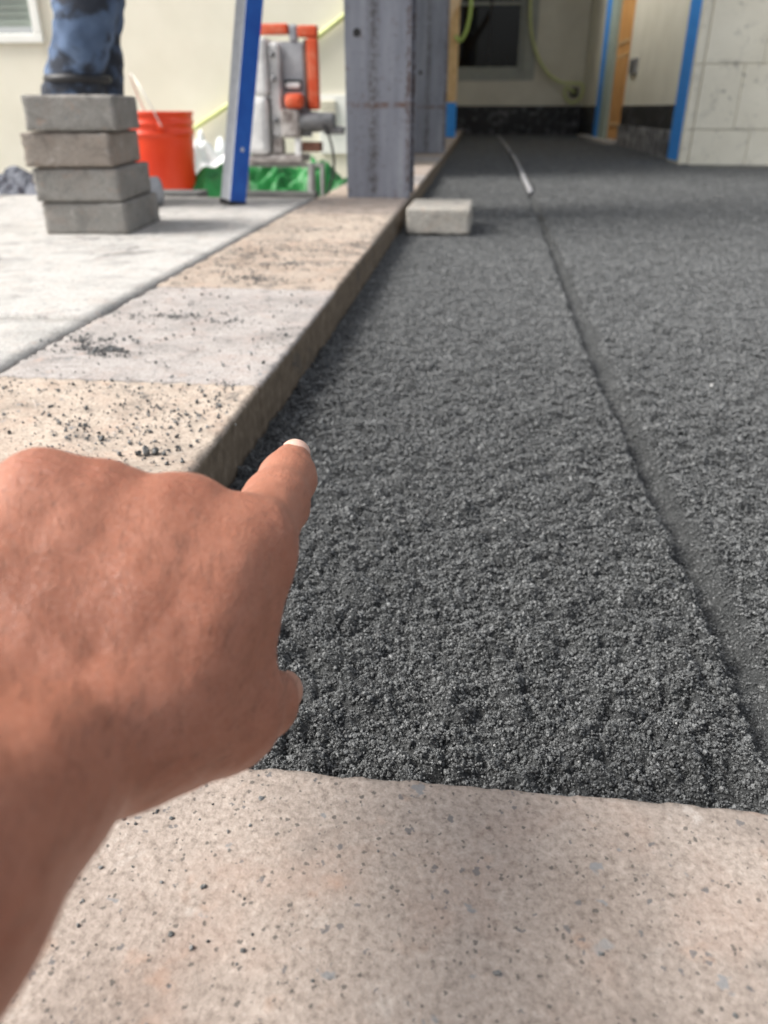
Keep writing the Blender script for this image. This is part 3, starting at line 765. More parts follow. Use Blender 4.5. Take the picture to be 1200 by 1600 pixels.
def field(P, caps, warp=None):
    d = np.full(P.shape[:-1], 1e3, np.float32)
    for (a, ra, b, rb, k) in caps:
        e = round_cone(P, a, ra, b, rb)
        hh = np.clip(.5 + .5 * (d - e) / k, 0, 1)
        d = np.where(d > 100, e, d + (e - d) * hh - k * hh * (1 - hh)).astype(np.float32)
    if warp is not None: d = d + warp(P)
    return d

def surface(caps, vox, warp=None, pad=.01, project=2):
    """surface nets over the field: one continuous skin"""
    pts = np.array([c[i] for c in caps for i in (0, 2)]); rad = max(max(c[1], c[3]) for c in caps)
    lo, hi = pts.min(0) - rad - pad, pts.max(0) + rad + pad
    n = np.ceil((hi - lo) / vox).astype(int) + 1
    ax = [lo[i] + vox * np.arange(n[i]) for i in range(3)]
    D = np.empty(tuple(n), np.float32)
    yy, zz = np.meshgrid(ax[1], ax[2], indexing='ij')
    for i0 in range(0, n[0], 12):
        xx = ax[0][i0:i0 + 12]
        P = np.stack([np.broadcast_to(xx[:, None, None], (len(xx),) + yy.shape), np.broadcast_to(yy, (len(xx),) + yy.shape), np.broadcast_to(zz, (len(xx),) + yy.shape)], -1).astype(np.float32)
        D[i0:i0 + 12] = field(P, caps, warp)
    I = D < 0
    cnt = np.zeros(tuple(n - 1), np.int8)
    for a in (0, 1):
        for b in (0, 1):
            for c in (0, 1):
                cnt += I[a:n[0] - 1 + a, b:n[1] - 1 + b, c:n[2] - 1 + c]
    act = (cnt > 0) & (cnt < 8)
    cells = np.argwhere(act)
    vid = np.full(act.shape, -1, np.int64); vid[tuple(cells.T)] = np.arange(len(cells))
    acc = np.zeros((len(cells), 3)); wt = np.zeros(len(cells))
    cor = [(a, b, c) for a in (0, 1) for b in (0, 1) for c in (0, 1)]
    for i in range(8):
        for j in range(i + 1, 8):
            A, B = np.array(cor[i]), np.array(cor[j])
            if np.abs(A - B).sum() != 1: continue
            va = D[tuple((cells + A).T)]; vb = D[tuple((cells + B).T)]
            s = (va < 0) != (vb < 0)
            t = np.where(s, va / np.where(va == vb, 1, va - vb), 0)
            acc += np.where(s[:, None], A + (B - A) * t[:, None], 0); wt += s
    V = lo + vox * (cells + acc / wt[:, None])
    Q = []
    for d in range(3):
        e1, e2 = [(1, 2), (2, 0), (0, 1)][d]
        sl0 = [slice(None)] * 3; sl1 = [slice(None)] * 3
        sl0[d] = slice(0, n[d] - 1); sl1[d] = slice(1, n[d])
        a0, a1 = I[tuple(sl0)], I[tuple(sl1)]
        for flip, msk in ((False, a0 & ~a1), (True, ~a0 & a1)):
            E = np.argwhere(msk)
            E = E[(E[:, e1] > 0) & (E[:, e2] > 0) & (E[:, e1] < n[e1] - 1) & (E[:, e2] < n[e2] - 1)]
            o1 = np.zeros(3, int); o1[e1] = 1; o2 = np.zeros(3, int); o2[e2] = 1
            q = np.stack([vid[tuple((E - o1 - o2).T)], vid[tuple((E - o2).T)], vid[tuple(E.T)], vid[tuple((E - o1).T)]], -1)
            Q.append(q[:, ::-1] if flip else q)
    Q = np.concatenate(Q)
    for _ in range(project):
        h = vox * .5; P = V.astype(np.float32)
        f0 = field(P, caps, warp)
        G = np.stack([field(P + np.eye(3, dtype=np.float32)[i] * h, caps, warp) - field(P - np.eye(3, dtype=np.float32)[i] * h, caps, warp) for i in range(3)], -1) / (2 * h)
        V = V - G * (f0 / np.maximum((G * G).sum(-1), .2))[:, None]
    return V, Q

def hand_warp(P):
    x, y, z = P[..., 0], P[..., 1], P[..., 2]
    d = .0004 * vnoise(x * 60, y * 60, z * 60, 3) + .0003 * vnoise(x * 220, y * 150, z * 220, 13)
    wob = P + (.0016 * vnoise(x * 80, y * 80, z * 80, 31))[..., None].astype(np.float32)
    for (a, b_) in VEINS: d = d - .0009 * np.exp(-(round_cone(wob, a, 0, b_, 0) / .0020) ** 2)
    # knuckle creases of the index finger, folds that ring the joints
    for (c, ax, wdt, am) in CREASES:
        q = P - np.asarray(c, np.float32); s = q @ np.asarray(ax, np.float32); rr = (q * q).sum(-1)
        near = np.exp(-rr / .00012)
        for o in (-wdt, 0, wdt):
            d = d + 1.7 * am * near * np.exp(-((s - o + .0006 * vnoise(x * 260, y * 260, z * 260, 5)) / .0005) ** 2)
    return d.astype(np.float32)

IJ = INDEX_JOINTS
_ax = np.array(INDEX_NAIL[1])
CREASES = [(np.array(IJ[2]) + np.array(INDEX_NAIL[2]) * .0085, _ax, .0022, .00035), (np.array(IJ[1]) + np.array(INDEX_NAIL[2]) * .011, _ax, .0032, .0005)] + [(np.array(k) + np.array(HAND_AXES[3]) * .010, np.array(HAND_AXES[1]), .0034, .00045) for k in KNUCKLES] + [(np.array(IJ[0]) + np.array(HAND_AXES[3]) * .011, np.array(HAND_AXES[1]), .004, .0005)]
V, Q = surface(HAND_CAPS, .0017, hand_warp)
hand = empty('person', tuple(HAND_AXES[0]))
tag(hand, 'person reaching in with a bare brown left hand, index finger pointing over the bedding', 'person')
H0 = np.array(HAND_AXES[0])
skin = put('hand_skin', mesh_fast('hand_skin', V - H0, Q), MAT['skin'], hand, True)
sm = skin.modifiers.new('sub', 'SUBSURF'); sm.levels = 1; sm.render_levels = 1

# fine dark hairs on the back of the hand and the forearm
Vl = V.astype(np.float32); hN = .001
Gn = np.stack([field(Vl + np.eye(3, dtype=np.float32)[i] * hN, HAND_CAPS) - field(Vl - np.eye(3, dtype=np.float32)[i] * hN, HAND_CAPS) for i in range(3)], -1)
Gn /= np.linalg.norm(Gn, axis=1, keepdims=True)
hx, ww_, nn = (np.array(HAND_AXES[i]) for i in (1, 2, 3))
along = (V - H0) @ hx
sel = np.where((Gn @ nn > .05) & (along < .055) & (along > -.16))[0]
sel = rng.choice(sel, 1500, replace=False)
hv, hf = [], []
for i in sel:
    base, g = V[i], Gn[i]
    d = hx * .8 + ww_ * rng.normal(-.35, .35); d = d - g * (d @ g); d /= np.linalg.norm(d)
    L = rng.uniform(.004, .009); side = np.cross(d, g) * .00005
    curl = np.cross(g, d) * rng.normal(0, .25)
    p1 = base + (d * .55 + g * .26 + curl * .1) * L; p2 = base + (d + g * .30 + curl * .35) * L
    k = len(hv)
    hv += [base - side - H0, base + side - H0, p1 + side * .8 - H0, p1 - side * .8 - H0, p2 - H0]
    hf += [(k, k + 1, k + 2, k + 3), (k + 3, k + 2, k + 4)]
tag(put('arm_hair', mesh_np('arm_hair', hv, hf), MAT['hair'], hand), kind='stuff')

def nail(name, data, rr, length, start, lift, spread=1.05):
    T, ax, dn = (Vector(v) for v in data)
    dn = (dn - ax * dn.dot(ax)).normalized(); lat = ax.cross(dn)
    nu, nv = 16, 14; Vv, Ff = [], []
    for j in range(nv + 1):
        v = j / nv
        wv = 1.0
        if v > .72: wv = math.sqrt(max(0, 1 - ((v - .72) / .28) ** 2 * .86))
        if v < .2: wv = .86 + .14 * math.sin(v / .2 * math.pi / 2)
        for i in range(nu + 1):
            a = (i / nu * 2 - 1) * spread * wv
            drop = -.0011 * max(0, v - .35) ** 2 * 2
            q = T + ax * (start + v * length - .0012 * (a / spread) ** 2 * (1 if v > .5 else 0)) + lat * math.sin(a) * rr + dn * ((math.cos(a) - 1) * rr * .92 + lift + drop)
            Vv.append(q - Vector(H0))
    for j in range(nv):
        for i in range(nu): Ff.append((j * (nu + 1) + i, j * (nu + 1) + i + 1, (j + 1) * (nu + 1) + i + 1, (j + 1) * (nu + 1) + i))
    o = put(name, mesh_np(name, Vv, Ff), MAT['nail' if name == 'fingernail' else 'nail2'], hand, True)
    s_ = o.modifiers.new('thick', 'SOLIDIFY'); s_.thickness = .0006; s_.offset = -1
    return o
nail('fingernail', INDEX_NAIL, .0070, .0130, -.0030, .0089)
nail('thumbnail', THUMB_NAIL, .0080, .0150, -.0055, .0098)

# the rest of the crouching person behind the camera: shirt, trousers, head, shoes
E0, Ed = np.array(ELBOW), np.array(FOREARM_DIR)
def cone(a, ra, b, rb, k=.03): return (tuple(a), ra, tuple(b), rb, k)
def fold(P): return (.005 * vnoise(P[..., 0] * 22, P[..., 1] * 22, P[..., 2] * 40, 8)).astype(np.float32)
sL, sR, eR = (-.21, -.42, .60), (.17, -.46, .60), (.27, -.36, .33)
Vs, Qs = surface([cone(E0 - Ed * .02, .050, E0 + Ed * .03, .054), cone(E0 + Ed * .03, .052, sL, .070), cone(sL, .085, sR, .085), cone((-.02, -.78, .34), .150, (-.02, -.53, .55), .150),
                  cone((-.02, -.50, .60), .10, (-.02, -.42, .69), .065), cone(sR, .072, eR, .055), cone(eR, .055, (.20, -.44, .40), .045)], .012, fold)
put('shirt', mesh_fast('shirt', Vs - H0, Qs), MAT['shirt'], hand, True)
Vs, Qs = surface([cone((-.12, -.82, .28), .12, (.08, -.82, .28), .12), cone((-.12, -.80, .28), .11, (-.24, -.44, .40), .080), cone((-.24, -.44, .40), .078, (-.22, -.70, .12), .060),
                  cone((.08, -.80, .28), .11, (.20, -.44, .36), .080), cone((.20, -.44, .36), .078, (.18, -.70, .12), .060)], .012, fold)
put('trousers', mesh_fast('trousers', Vs - H0, Qs), MAT['cloth'], hand, True)
Vs, Qs = surface([cone((-.02, -.43, .66), .058, (-.01, -.36, .76), .060), cone((-.01, -.34, .78), .082, (-.01, -.345, .84), .088), cone((-.01, -.262, .78), .018, (-.01, -.252, .765), .014, .02)], .010)
put('head', mesh_fast('head', Vs - H0, Qs), MAT['skin'], hand, True)
Vs, Qs = surface([cone((-.01, -.365, .84), .094, (-.01, -.355, .86), .090)], .010)
put('hair', mesh_fast('hair', Vs - H0, Qs), MAT['hair'], hand, True)
for x in (-.22, .18):
    Vs, Qs = surface([cone((x, -.72, .092), .045, (x, -.52, .080), .034)], .010)
    put('shoe', mesh_fast('shoe', Vs - H0, Qs), MAT['black'], hand, True)
Vs, Qs = surface([cone((.20, -.44, .40), .030, (.19, -.45, .435), .034, .015)] + [cone((.165 + .018 * k, -.43, .45), .010, (.165 + .018 * k, -.39, .445), .009, .008) for k in range(4)] + [cone((.155, -.46, .44), .012, (.135, -.43, .43), .010, .008)], .005)
put('right_hand', mesh_fast('right_hand', Vs - H0, Qs), MAT['skin'], hand, True)

# ------------------------------------------------------------------ worker behind the stack
ankA, ankB = (-1.130, 2.34, .125), (-1.15, 2.47, .125)
knA, knB = (-1.040, 2.30, .53), (-1.100, 2.46, .53)
hipA, hipB = (-.97, 2.29, .93), (-.97, 2.46, .93)
pel, che, nek = (-.97, 2.375, 1.0), (-.90, 2.375, 1.35), (-.86, 2.375, 1.50)
shA, shB = (-.885, 2.185, 1.41), (-.885, 2.565, 1.41)
elA, elB = (-.80, 2.12, 1.14), (-.78, 2.62, 1.14)
wrA, wrB = (-.62, 2.16, 1.00), (-.60, 2.58, 1.00)
hed = (-.825, 2.375, 1.645)
body_caps = [cone(ankA, .042, (-1.128, 2.33, .33), .055), cone((-1.128, 2.33, .33), .055, knA, .056), cone(knA, .060, hipA, .085), cone(ankB, .042, knB, .058), cone(knB, .060, hipB, .085),
             cone(hipA, .10, hipB, .10), cone(pel, .125, che, .135), cone(che, .13, nek, .06), cone(shA, .065, shB, .065),
             cone(shA, .055, elA, .043), cone(elA, .043, wrA, .029), cone(shB, .055, elB, .043), cone(elB, .043, wrB, .029),
             cone(nek, .055, hed, .058), cone(hed, .078, (-.810, 2.375, 1.70), .085), cone((-.75, 2.375, 1.62), .03, (-.735, 2.375, 1.645), .014, .02),
             cone(ankA, .042, (-1.135, 2.34, .075), .042), cone(ankB, .042, (-1.155, 2.47, .075), .042)]
for wv, s in ((wrA, 1), (wrB, -1)):
    wv = np.array(wv)
    body_caps.append(cone(tuple(wv), .026, tuple(wv + [.07, .01 * s, -.02]), .030, .015))
    for j in range(4):
        b0 = wv + np.array([.09, (-.030 + .020 * j), -.025])
        body_caps.append(cone(tuple(b0), .011, tuple(b0 + [.045 - .006 * abs(j - 1.5), 0, -.03]), .009, .008))
        body_caps.append(cone(tuple(b0 + [.045 - .006 * abs(j - 1.5), 0, -.03]), .009, tuple(b0 + [.035, 0, -.06]), .008, .006))
    body_caps.append(cone(tuple(wv + [.03, .028 * s, -.01]), .013, tuple(wv + [.085, .045 * s, -.04]), .010, .01))
worker = empty('person', (-1.05, 2.40, .045))
tag(worker, 'worker in dirt-stained blue jeans standing behind the stack of pavers', 'person')
W0 = np.array([-1.05, 2.40, .045])
Vb, Qb = surface(body_caps, .011)
put('body', mesh_fast('body', Vb - W0, Qb), MAT['skin'], worker, True)
def cloth_warp(P):
    x, y, z = P[..., 0], P[..., 1], P[..., 2]
    return (.008 * vnoise(x * 9, y * 9, z * 26 + 6 * vnoise(x * 6, y * 6, z * 6, 2), 4) + .004 * vnoise(x * 26, y * 26, z * 50, 7)).astype(np.float32)
jean_caps = [cone((-1.132, 2.34, .10), .070, (-1.128, 2.33, .33), .076), cone((-1.128, 2.33, .33), .076, knA, .074), cone(knA, .074, hipA, .105), cone((-1.15, 2.47, .10), .073, knB, .074), cone(knB, .074, hipB, .105), cone(hipA, .118, hipB, .118), cone(pel, .142, (-.965, 2.375, 1.06), .142)]
Vj, Qj = surface(jean_caps, .008, cloth_warp, pad=.03)
put('jeans', mesh_fast('jeans', Vj - W0, Qj), MAT['denim'], worker, True)
shirt_caps = [cone((-.965, 2.375, 1.02), .150, che, .152), cone(che, .15, (-.868, 2.375, 1.46), .075), cone(shA, .080, shB, .080), cone(shA, .072, elA, .060), cone(shB, .072, elB, .060)]
Vh, Qh = surface(shirt_caps, .010, cloth_warp, pad=.03)
put('shirt', mesh_fast('shirt', Vh - W0, Qh), MAT['shirt'], worker, True)
Vh, Qh = surface([cone((-.838, 2.375, 1.70), .092, (-.822, 2.375, 1.725), .088)], .010)
put('hair', mesh_fast('hair', Vh - W0, Qh), MAT['hair'], worker, True)
for (a, b_) in ((-1.135, 2.34), (-1.155, 2.47)):
    Vh, Qh = surface([cone((a - .03, b_, .088), .040, (a + .11, b_, .082), .036), cone((a, b_, .09), .045, (a, b_, .16), .05)], .010, lambda P: np.maximum(0, .047 - P[..., 2]).astype(np.float32) * 3)
    put('boot', mesh_fast('boot', Vh - W0, Qh), MAT['boot'], worker, True)
# knee-pad strap across the shin
st = tube('knee_strap', [(-1.106 + .079 * math.cos(t), 2.322 + .079 * math.sin(t), .372) for t in np.linspace(0, 2 * math.pi, 13)], .011, MAT['black'], worker)
st.location = -Vector(W0)

# ------------------------------------------------------------------ steel posts, timber post
def steel_post(loc, label):
    t = empty('steel_post', loc); tag(t, label, 'post', 'steel posts on the kerb')
    h = 2.70
    box('flange', -.1, .1, -.006, .006, 0, h, MAT['steel'], t, .002)
    box('flange', -.1, .1, .190, .202, 0, h, MAT['steel'], t, .002)
    box('web', -.005, .005, .0062, .1898, 0, h, MAT['steel'], t, 0)
    for (x, z) in ((-.062, .455),):
        hb = lathe('bolt_hole', [(0, 0), (.0075, 0), (.0115, .0), (.0115, .0016), (.0075, .0022), (.0075, .0016), (0.0, .0016)], MAT['slit'], t, 20)
        hb.location = (x, -.0062, z); hb.rotation_euler = (R(90), 0, 0)
    return t
steel_post((-.312, 2.655, K), 'grey steel post with a rust streak, standing beside the loose paver')
steel_post((-.318, 5.50, K), 'grey steel post standing between the rust-streaked post and the timber post')
for o in bpy.data.objects:
    if o.parent and o.parent.name.startswith('steel_post') and o.name.startswith(('flange', 'web')):
        # origin at the foot so that marks sit at the same height on every post
        for v in o.data.vertices: v.co.z += 1.35
        o.location.z -= 1.35
tp = tag(empty('timber_post', (-.305, 8.55, K)), 'yellow timber post with a slanting brace and blue tape round its foot', 'post')
box('post', -.07, .07, -.07, .07, 0, 2.7, MAT['timber'], tp, .004)
box('tape_wrap', -.072, .072, -.072, .072, .004, .31, MAT['tape'], tp, .004)
br = box('brace', -.045, .045, -.02, .02, -.55, .55, MAT['timber_pale'], tp, .003)
br.location = (.115, -.092, 1.27); br.rotation_euler = (0, R(33), 0)

# ------------------------------------------------------------------ screed pipes in the groove
for (y0, y1, lab) in ((3.50, 6.35, 'galvanised screed pipe in the groove, nearer the pale paver'), (6.75, 11.3, 'galvanised screed pipe in the groove, nearer the alcove window')):
    pts = [(float(groove_left(y)) + .0145, y, Z0 + .006) for y in np.linspace(y0, y1, 6)]
    t = tube('screed_pipe', pts, .0115, MAT['pipe'], None, 14)
    tag(t, lab, 'pipe', 'screed pipes')

# ------------------------------------------------------------------ level, bucket, odds and ends on the plaza
lv = tag(empty('spirit_level', (-.722, 2.40, K), R(-14)), 'long blue and silver straightedge leaning on the steel post', 'level')
lv.rotation_euler = (Matrix.Rotation(R(9.6), 3, 'Y') @ Matrix.Rotation(R(-3.0), 3, 'X') @ Matrix.Rotation(R(50), 3, 'Z')).to_euler()
box('beam', -.028, .028, -.0245, .0245, .010, 2.10, MAT['alu'], lv, .003)
box('blue_face', -.0275, .0275, -.0262, -.0246, .012, 2.095, MAT['blue_paint'], lv, .0005)
box('end_cap', -.030, .030, -.0275, .0260, 0, .014, MAT['black'], lv, .002)
lathe('rivet', [(0, .003), (.004, .003), (.006, 0)], MAT['alu'], lv, 16).location = (0, 0, 0)
rv = [c for c in lv.children if c.name.startswith('rivet')][0]; rv.location = (0, -.0263, .155); rv.rotation_euler = (R(90), 0, 0)

bk = tag(empty('bucket', (-1.335, 3.45, -.08)), 'red-orange plastic bucket with a raised wire handle behind the paver stack', 'bucket')
lathe('pail', [(0, .004), (.126, .004), (.131, .0), (.134, .006), (.146, .27), (.1475, .285), (.155, .287), (.155, .294), (.1485, .296), (.149, .322), (.156, .324), (.156, .331), (.150, .333), (.151, .358), (.1555, .360), (.1555, .371), (.147, .371), (.145, .355), (.130, .012), (0, .012)], MAT['bucket'], bk, 56)
for s in (1, -1):
    e = lathe('handle_ear', [(0, .012), (.014, .012), (.016, 0)], MAT['bucket'], bk, 16)
    ang = R(-62) if s > 0 else R(118)
    e.location = (.149 * math.cos(ang), .149 * math.sin(ang), .318); e.rotation_euler = (0, R(90), ang)
hp = []
for t in np.linspace(0, math.pi, 11):
    lean = -.045 * math.sin(t)
    c0, z_ = math.cos(t) * .162, .318 + .185 * math.sin(t)
    hp.append((c0 * math.cos(R(-62)) + lean * 1.4, c0 * math.sin(R(-62)) + lean, z_))
tube('bail', hp, .0028, MAT['wire'], bk, 8)

def crumple(name, cx, cy, rx, ry, zb, h, m, label, cat, seed, sharp=1.0, n=70):
    u = np.linspace(-1, 1, n); A, B = np.meshgrid(u, u)
    rr = np.sqrt(A ** 2 + B ** 2)
    rim = 1 + .18 * fbm(np.arctan2(B, A) * 1.7, rr * 0, None, seed, 3)
    fall = np.clip(1 - (np.maximum(np.abs(A), np.abs(B)) / rim) ** 3, 0, 1)
    wv = fbm(A * 1.3 + seed, B * 1.3, None, seed, 3)
    rid = .55 * np.sin(7 * A + 4 * B + 6 * wv) * np.cos(3 * B - 5 * A * wv) + .22 * np.sin(19 * A - 8 * B + 11 * wv) + .5 - .7 * np.abs(fbm(A * 3 + 5, B * 4, None, seed + 8, 3))
    z = zb + .004 + fall * h * np.clip(.42 + .55 * rid * sharp, .02, 1.3)
    xx = cx + A * rx * rim + .02 * fbm(A * 4, B * 4, None, seed + 3, 2); yy = cy + B * ry * rim + .02 * fbm(A * 4, B * 4, None, seed + 4, 2)
    ii = np.arange(n * n).reshape(n, n)
    q = np.stack([ii[:-1, :-1], ii[:-1, 1:], ii[1:, 1:], ii[1:, :-1]], -1).reshape(-1, 4)
    o = put(name, mesh_fast(name, np.stack([xx, yy, z], -1).reshape(-1, 3), q), m, None, True)
    s_ = o.modifiers.new('thick', 'SOLIDIFY'); s_.thickness = .003
    return tag(o, label, cat)
crumple('green_tarp', -.90, 3.68, .36, .26, -.08, .21, MAT['tarp'], 'crumpled bright green tarpaulin heaped around the dusty saw', 'tarp', 4)
crumple('plastic_sheet', -1.30, 3.98, .24, .17, -.08, .27, MAT['plastic'], 'crumpled white plastic sheeting between the bucket and the green tarp', 'plastic sheet', 9)
crumple('dark_cloth', -2.28, 3.85, .34, .2, -.08, .13, MAT['cloth'], 'dark grey cloth bundled on the ground at the stucco wall', 'cloth', 14)
t = box('timber_offcut', -1.17, -.985, 2.87, 2.98, -.08, .035, MAT['darktimber'], None, .006)
tag(t, 'dark weathered timber offcut lying beside the red bucket', 'timber')
t = tube('pipe_offcut', [(-1.02, 2.28, .085), (-.93, 2.36, .085)], .040, MAT['concrete_pipe'], None, 24)
tag(t, 'short grey pipe offcut lying right behind the paver stack', 'pipe')

# ------------------------------------------------------------------ dusty saw on its stand
sw = tag(empty('masonry_saw', (-.76, 3.32, -.08)), 'dusty orange-framed masonry saw on a steel stand among the tarps', 'saw')
def sb(name, x0, x1, z0, z1, y0, y1, m, bev=.006, parent=None):
    return box(name, x0 + .76, x1 + .76, y0 - 3.32, y1 - 3.32, z0 + .08, z1 + .08, MAT[m], parent or sw, bev)
sb('frame_bar', -.847, -.724, .545, .580, 3.29, 3.33, 'orange', .008)
sb('frame_bar', -.688, -.6145, .535, .574, 3.29, 3.33, 'orange', .008)
sb('frame_upright', -.656, -.615, .296, .534, 3.291, 3.329, 'orange', .008)
sb('frame_shade_strip', -.668, -.6565, .30, .53, 3.30, 3.345, 'rust', .003)  # dark strip paints in the shadow on the upright's inner side
sb('nozzle', -.722, -.690, .520, .578, 3.295, 3.325, 'dustgrey', .01)
hsg = sb('housing', -.755, -.6685, .330, .519, 3.30, 3.40, 'dustgrey', .010)
box('slot', -.036, .032, -.052, -.0495, -.062, -.026, MAT['slit'], hsg, .001)
box('grip', -.028, .026, -.066, -.0525, -.056, -.036, MAT['dust'], hsg, .005)
sb('dust_cover', -.868, -.803, .345, .535, 3.25, 3.38, 'dust', .016)
sb('dust_cover', -.905, -.808, .140, .342, 3.24, 3.37, 'dust', .022)
sb('guide_rail', -.801, -.759, .200, .518, 3.27, 3.33, 'dust', .012)
sb('back_plate', -.86, -.67, .20, .530, 3.402, 3.415, 'dustgrey', .003)
sb('water_tray', -.90, -.68, .1115, .139, 3.25, 3.42, 'dirty', .008)
sb('clamp', -.800, -.760, .141, .199, 3.26, 3.32, 'dirty', .01)
for z_ in (.48, .40, .26): lathe('knob', [(0, .012), (.009, .012), (.011, 0)], MAT['motor'], sw, 14).location = (-.78 + .76, -.06, z_ + .08)
for c_ in [c for c in sw.children if c.name.startswith('knob')]: c_.rotation_euler = (R(90), 0, 0)
tube('cable', [(-.63 + .76, -.05, .36), (-.58 + .76, -.06, .30), (-.56 + .76, -.05, .18), (-.60 + .76, -.06, .05), (-.62 + .76, -.12, .012)], .005, MAT['black'], sw, 8)
mt = sb('motor_cap', -.742, -.672, .300, .352, 3.245, 3.31, 'orange', .018)
sb('blade_arbor', -.760, -.688, .200, .299, 3.25, 3.33, 'dirty', .012)
mo = lathe('motor', [(0, -.085), (.030, -.085), (.036, -.075), (.036, .02), (.033, .03), (.033, .075), (.028, .085), (0, .085)], MAT['motor'], sw, 28)
mo.rotation_euler = (0, R(90), 0); mo.location = (-.640 + .76, -.03, .255 + .08)
sb('motor_arm', -.60, -.518, .212, .240, 3.27, 3.31, 'motor', .008)
sb('table_edge', -.690, -.612, .150, .185, 3.27, 3.33, 'rust', .005)
sb('column', -.712, -.686, .112, .199, 3.26, 3.285, 'dust', .006)
sb('rail', -.92, -.60, .095, .111, 3.27, 3.29, 'leg', .004)
for x in (-.915, -.652, -.608):
    tube('stand_leg', [(x + .76, -.04, .19), (x + .76, -.05, .10), (x + .76, -.055, .012)], .009 if x != -.652 else .016, MAT['leg'], sw, 12)
sb('skid', -.935, -.63, -.079, .006, 3.235, 3.30, 'darktimber', .006)

# ------------------------------------------------------------------ left stucco wing
wing = tag(empty('stucco_building', (-2.5, 4.2, -.08)), 'sunlit cream stucco wall with a shaded window behind the saw and bucket', 'building')
def wb(name, x0, x1, y0, y1, z0, z1, m, bev=.004, parent=None):
    return box(name, x0 + 2.5, x1 + 2.5, y0 - 4.2, y1 - 4.2, z0 + .08, z1 + .08, MAT[m], parent or wing, bev)
wb('wall', -6.0, -3.20, 4.20, 4.40, -.1, 3.2, 'stucco', 0)
wb('wall', -3.198, -2.15, 4.20, 4.40, -.1, .60, 'stucco', 0)
wb('wall', -3.198, -2.15, 4.20, 4.40, 1.75, 3.2, 'stucco', 0)
wb('wall', -2.148, -.60, 4.20, 4.40, -.1, 3.2, 'stucco', 0)
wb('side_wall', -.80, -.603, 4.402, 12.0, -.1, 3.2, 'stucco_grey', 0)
wb('roof', -6.0, -.58, 4.15, 12.0, 3.202, 3.40, 'roof', .01)
wi = wb('window', -3.19, -2.18, 4.262, 4.27, .66, 1.74, 'blind', .001)
for k in range(36):
    s_ = box('slat', -.46, .46, -.006, -.0045, -.002, .020, MAT['blind'], wi, 0)
    s_.location = (0, -.016, -.52 + k * .03); s_.rotation_euler = (R(22), 0, 0)
for a in ((-3.215, -2.135, .585, .625), (-3.215, -2.135, 1.745, 1.79)):
    wb('window_trim', a[0], a[1], 4.175, 4.26, a[2], a[3], 'white_paint', .006)
wb('window_trim', -2.180, -2.137, 4.177, 4.26, .6255, 1.7445, 'white_paint', .006)
wb('window_trim', -3.213, -3.172, 4.177, 4.26, .6255, 1.7445, 'white_paint', .006)
wb('trim_board', -.785, -.602, 4.180, 4.199, .10, .36, 'white_paint', .003)
vt = wb('wall_vent', -.775, -.70, 4.165, 4.179, .215, .338, 'stucco', .003)
for k in range(6):
    box('louvre', -.031, .031, -.0115, -.0075, -.004, .004, MAT['stucco_grey'], vt, 0, rot=(R(30), 0, 0)).location = (0, -.009, -.048 + k * .019)

def hose(name, pts, r_, m, label):
    return tag(tube(name, pts, r_, MAT[m], None, 12), label, 'hose')
hose('air_hose', [(-1.62, 4.05, -.06), (-1.56, 4.10, .10), (-1.45, 4.165, .195), (-1.23, 4.175, .318), (-.95, 4.178, .49), (-.66, 4.178, .675), (-.625, 4.175, .700), (-.615, 4.16, .80), (-.61, 4.15, 2.3)], .012, 'hose',
     'pale yellow hose slanting up the cream stucco wall')

# ------------------------------------------------------------------ alcove at the end of the walk
alc = tag(empty('alcove_wall', (.4, 12.0, 0)), 'shaded end wall of the alcove with a dark window and black base', 'wall')
def ab(name, x0, x1, y0, y1, z0, z1, m, bev=.003, parent=None):
    return box(name, x0 - .4, x1 - .4, y0 - 12, y1 - 12, z0, z1, MAT[m], parent or alc, bev)
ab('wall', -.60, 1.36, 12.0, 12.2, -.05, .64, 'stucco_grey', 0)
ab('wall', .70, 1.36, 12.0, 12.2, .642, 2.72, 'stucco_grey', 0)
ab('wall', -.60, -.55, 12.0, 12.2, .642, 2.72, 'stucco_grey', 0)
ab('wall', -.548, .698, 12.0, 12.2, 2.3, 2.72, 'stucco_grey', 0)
ab('base_membrane', -.60, 1.352, 11.975, 11.998, -.03, .335, 'membrane', .004)
gw = ab('window', -.42, .535, 12.10, 12.112, .755, 2.2, 'glass', 0)
for (x0, x1, z0, z1) in ((-.55, .695, .645, .752), (.537, .695, .7535, 2.2985), (-.55, -.422, .7535, 2.2985)):
    ab('window_trim', x0, x1, 11.97, 12.08, z0, z1, 'sage', .006)
for (x0, x1, z0, z1) in ((.470, .5365, .76, 2.2), (-.42, .469, .7535, .80), (.07, .10, .801, 2.2), (-.42, .069, 1.50, 1.54), (.101, .469, 1.50, 1.54)):
    ab('sash', x0, x1, 12.06, 12.098, z0, z1, 'sage' if x0 != .07 else 'black', .003)
fc = tag(empty('wall_faucet', (1.25, 11.93, .50)), 'dark hose tap on the alcove end wall', 'tap')
box('plate', -.045, .045, .02, .044, -.05, .05, MAT['black'], fc, .006)
tube('spout', [(0, .03, .02), (0, -.02, .015), (0, -.05, -.03)], .014, MAT['black'], fc, 12)
hose('air_hose', [(.50, 11.85, 2.6), (.56, 11.86, 1.7), (.60, 11.88, 1.25), (.70, 11.89, .95), (.86, 11.90, .73), (1.05, 11.90, .615), (1.22, 11.89, .60), (1.335, 11.87, .58), (1.33, 11.86, .45), (1.24, 11.86, .37), (1.13, 11.86, .43), (1.12, 11.87, .55), (1.25, 11.87, .49)], .018, 'hose',
     'yellow-green hose hanging past the alcove window to the tap')
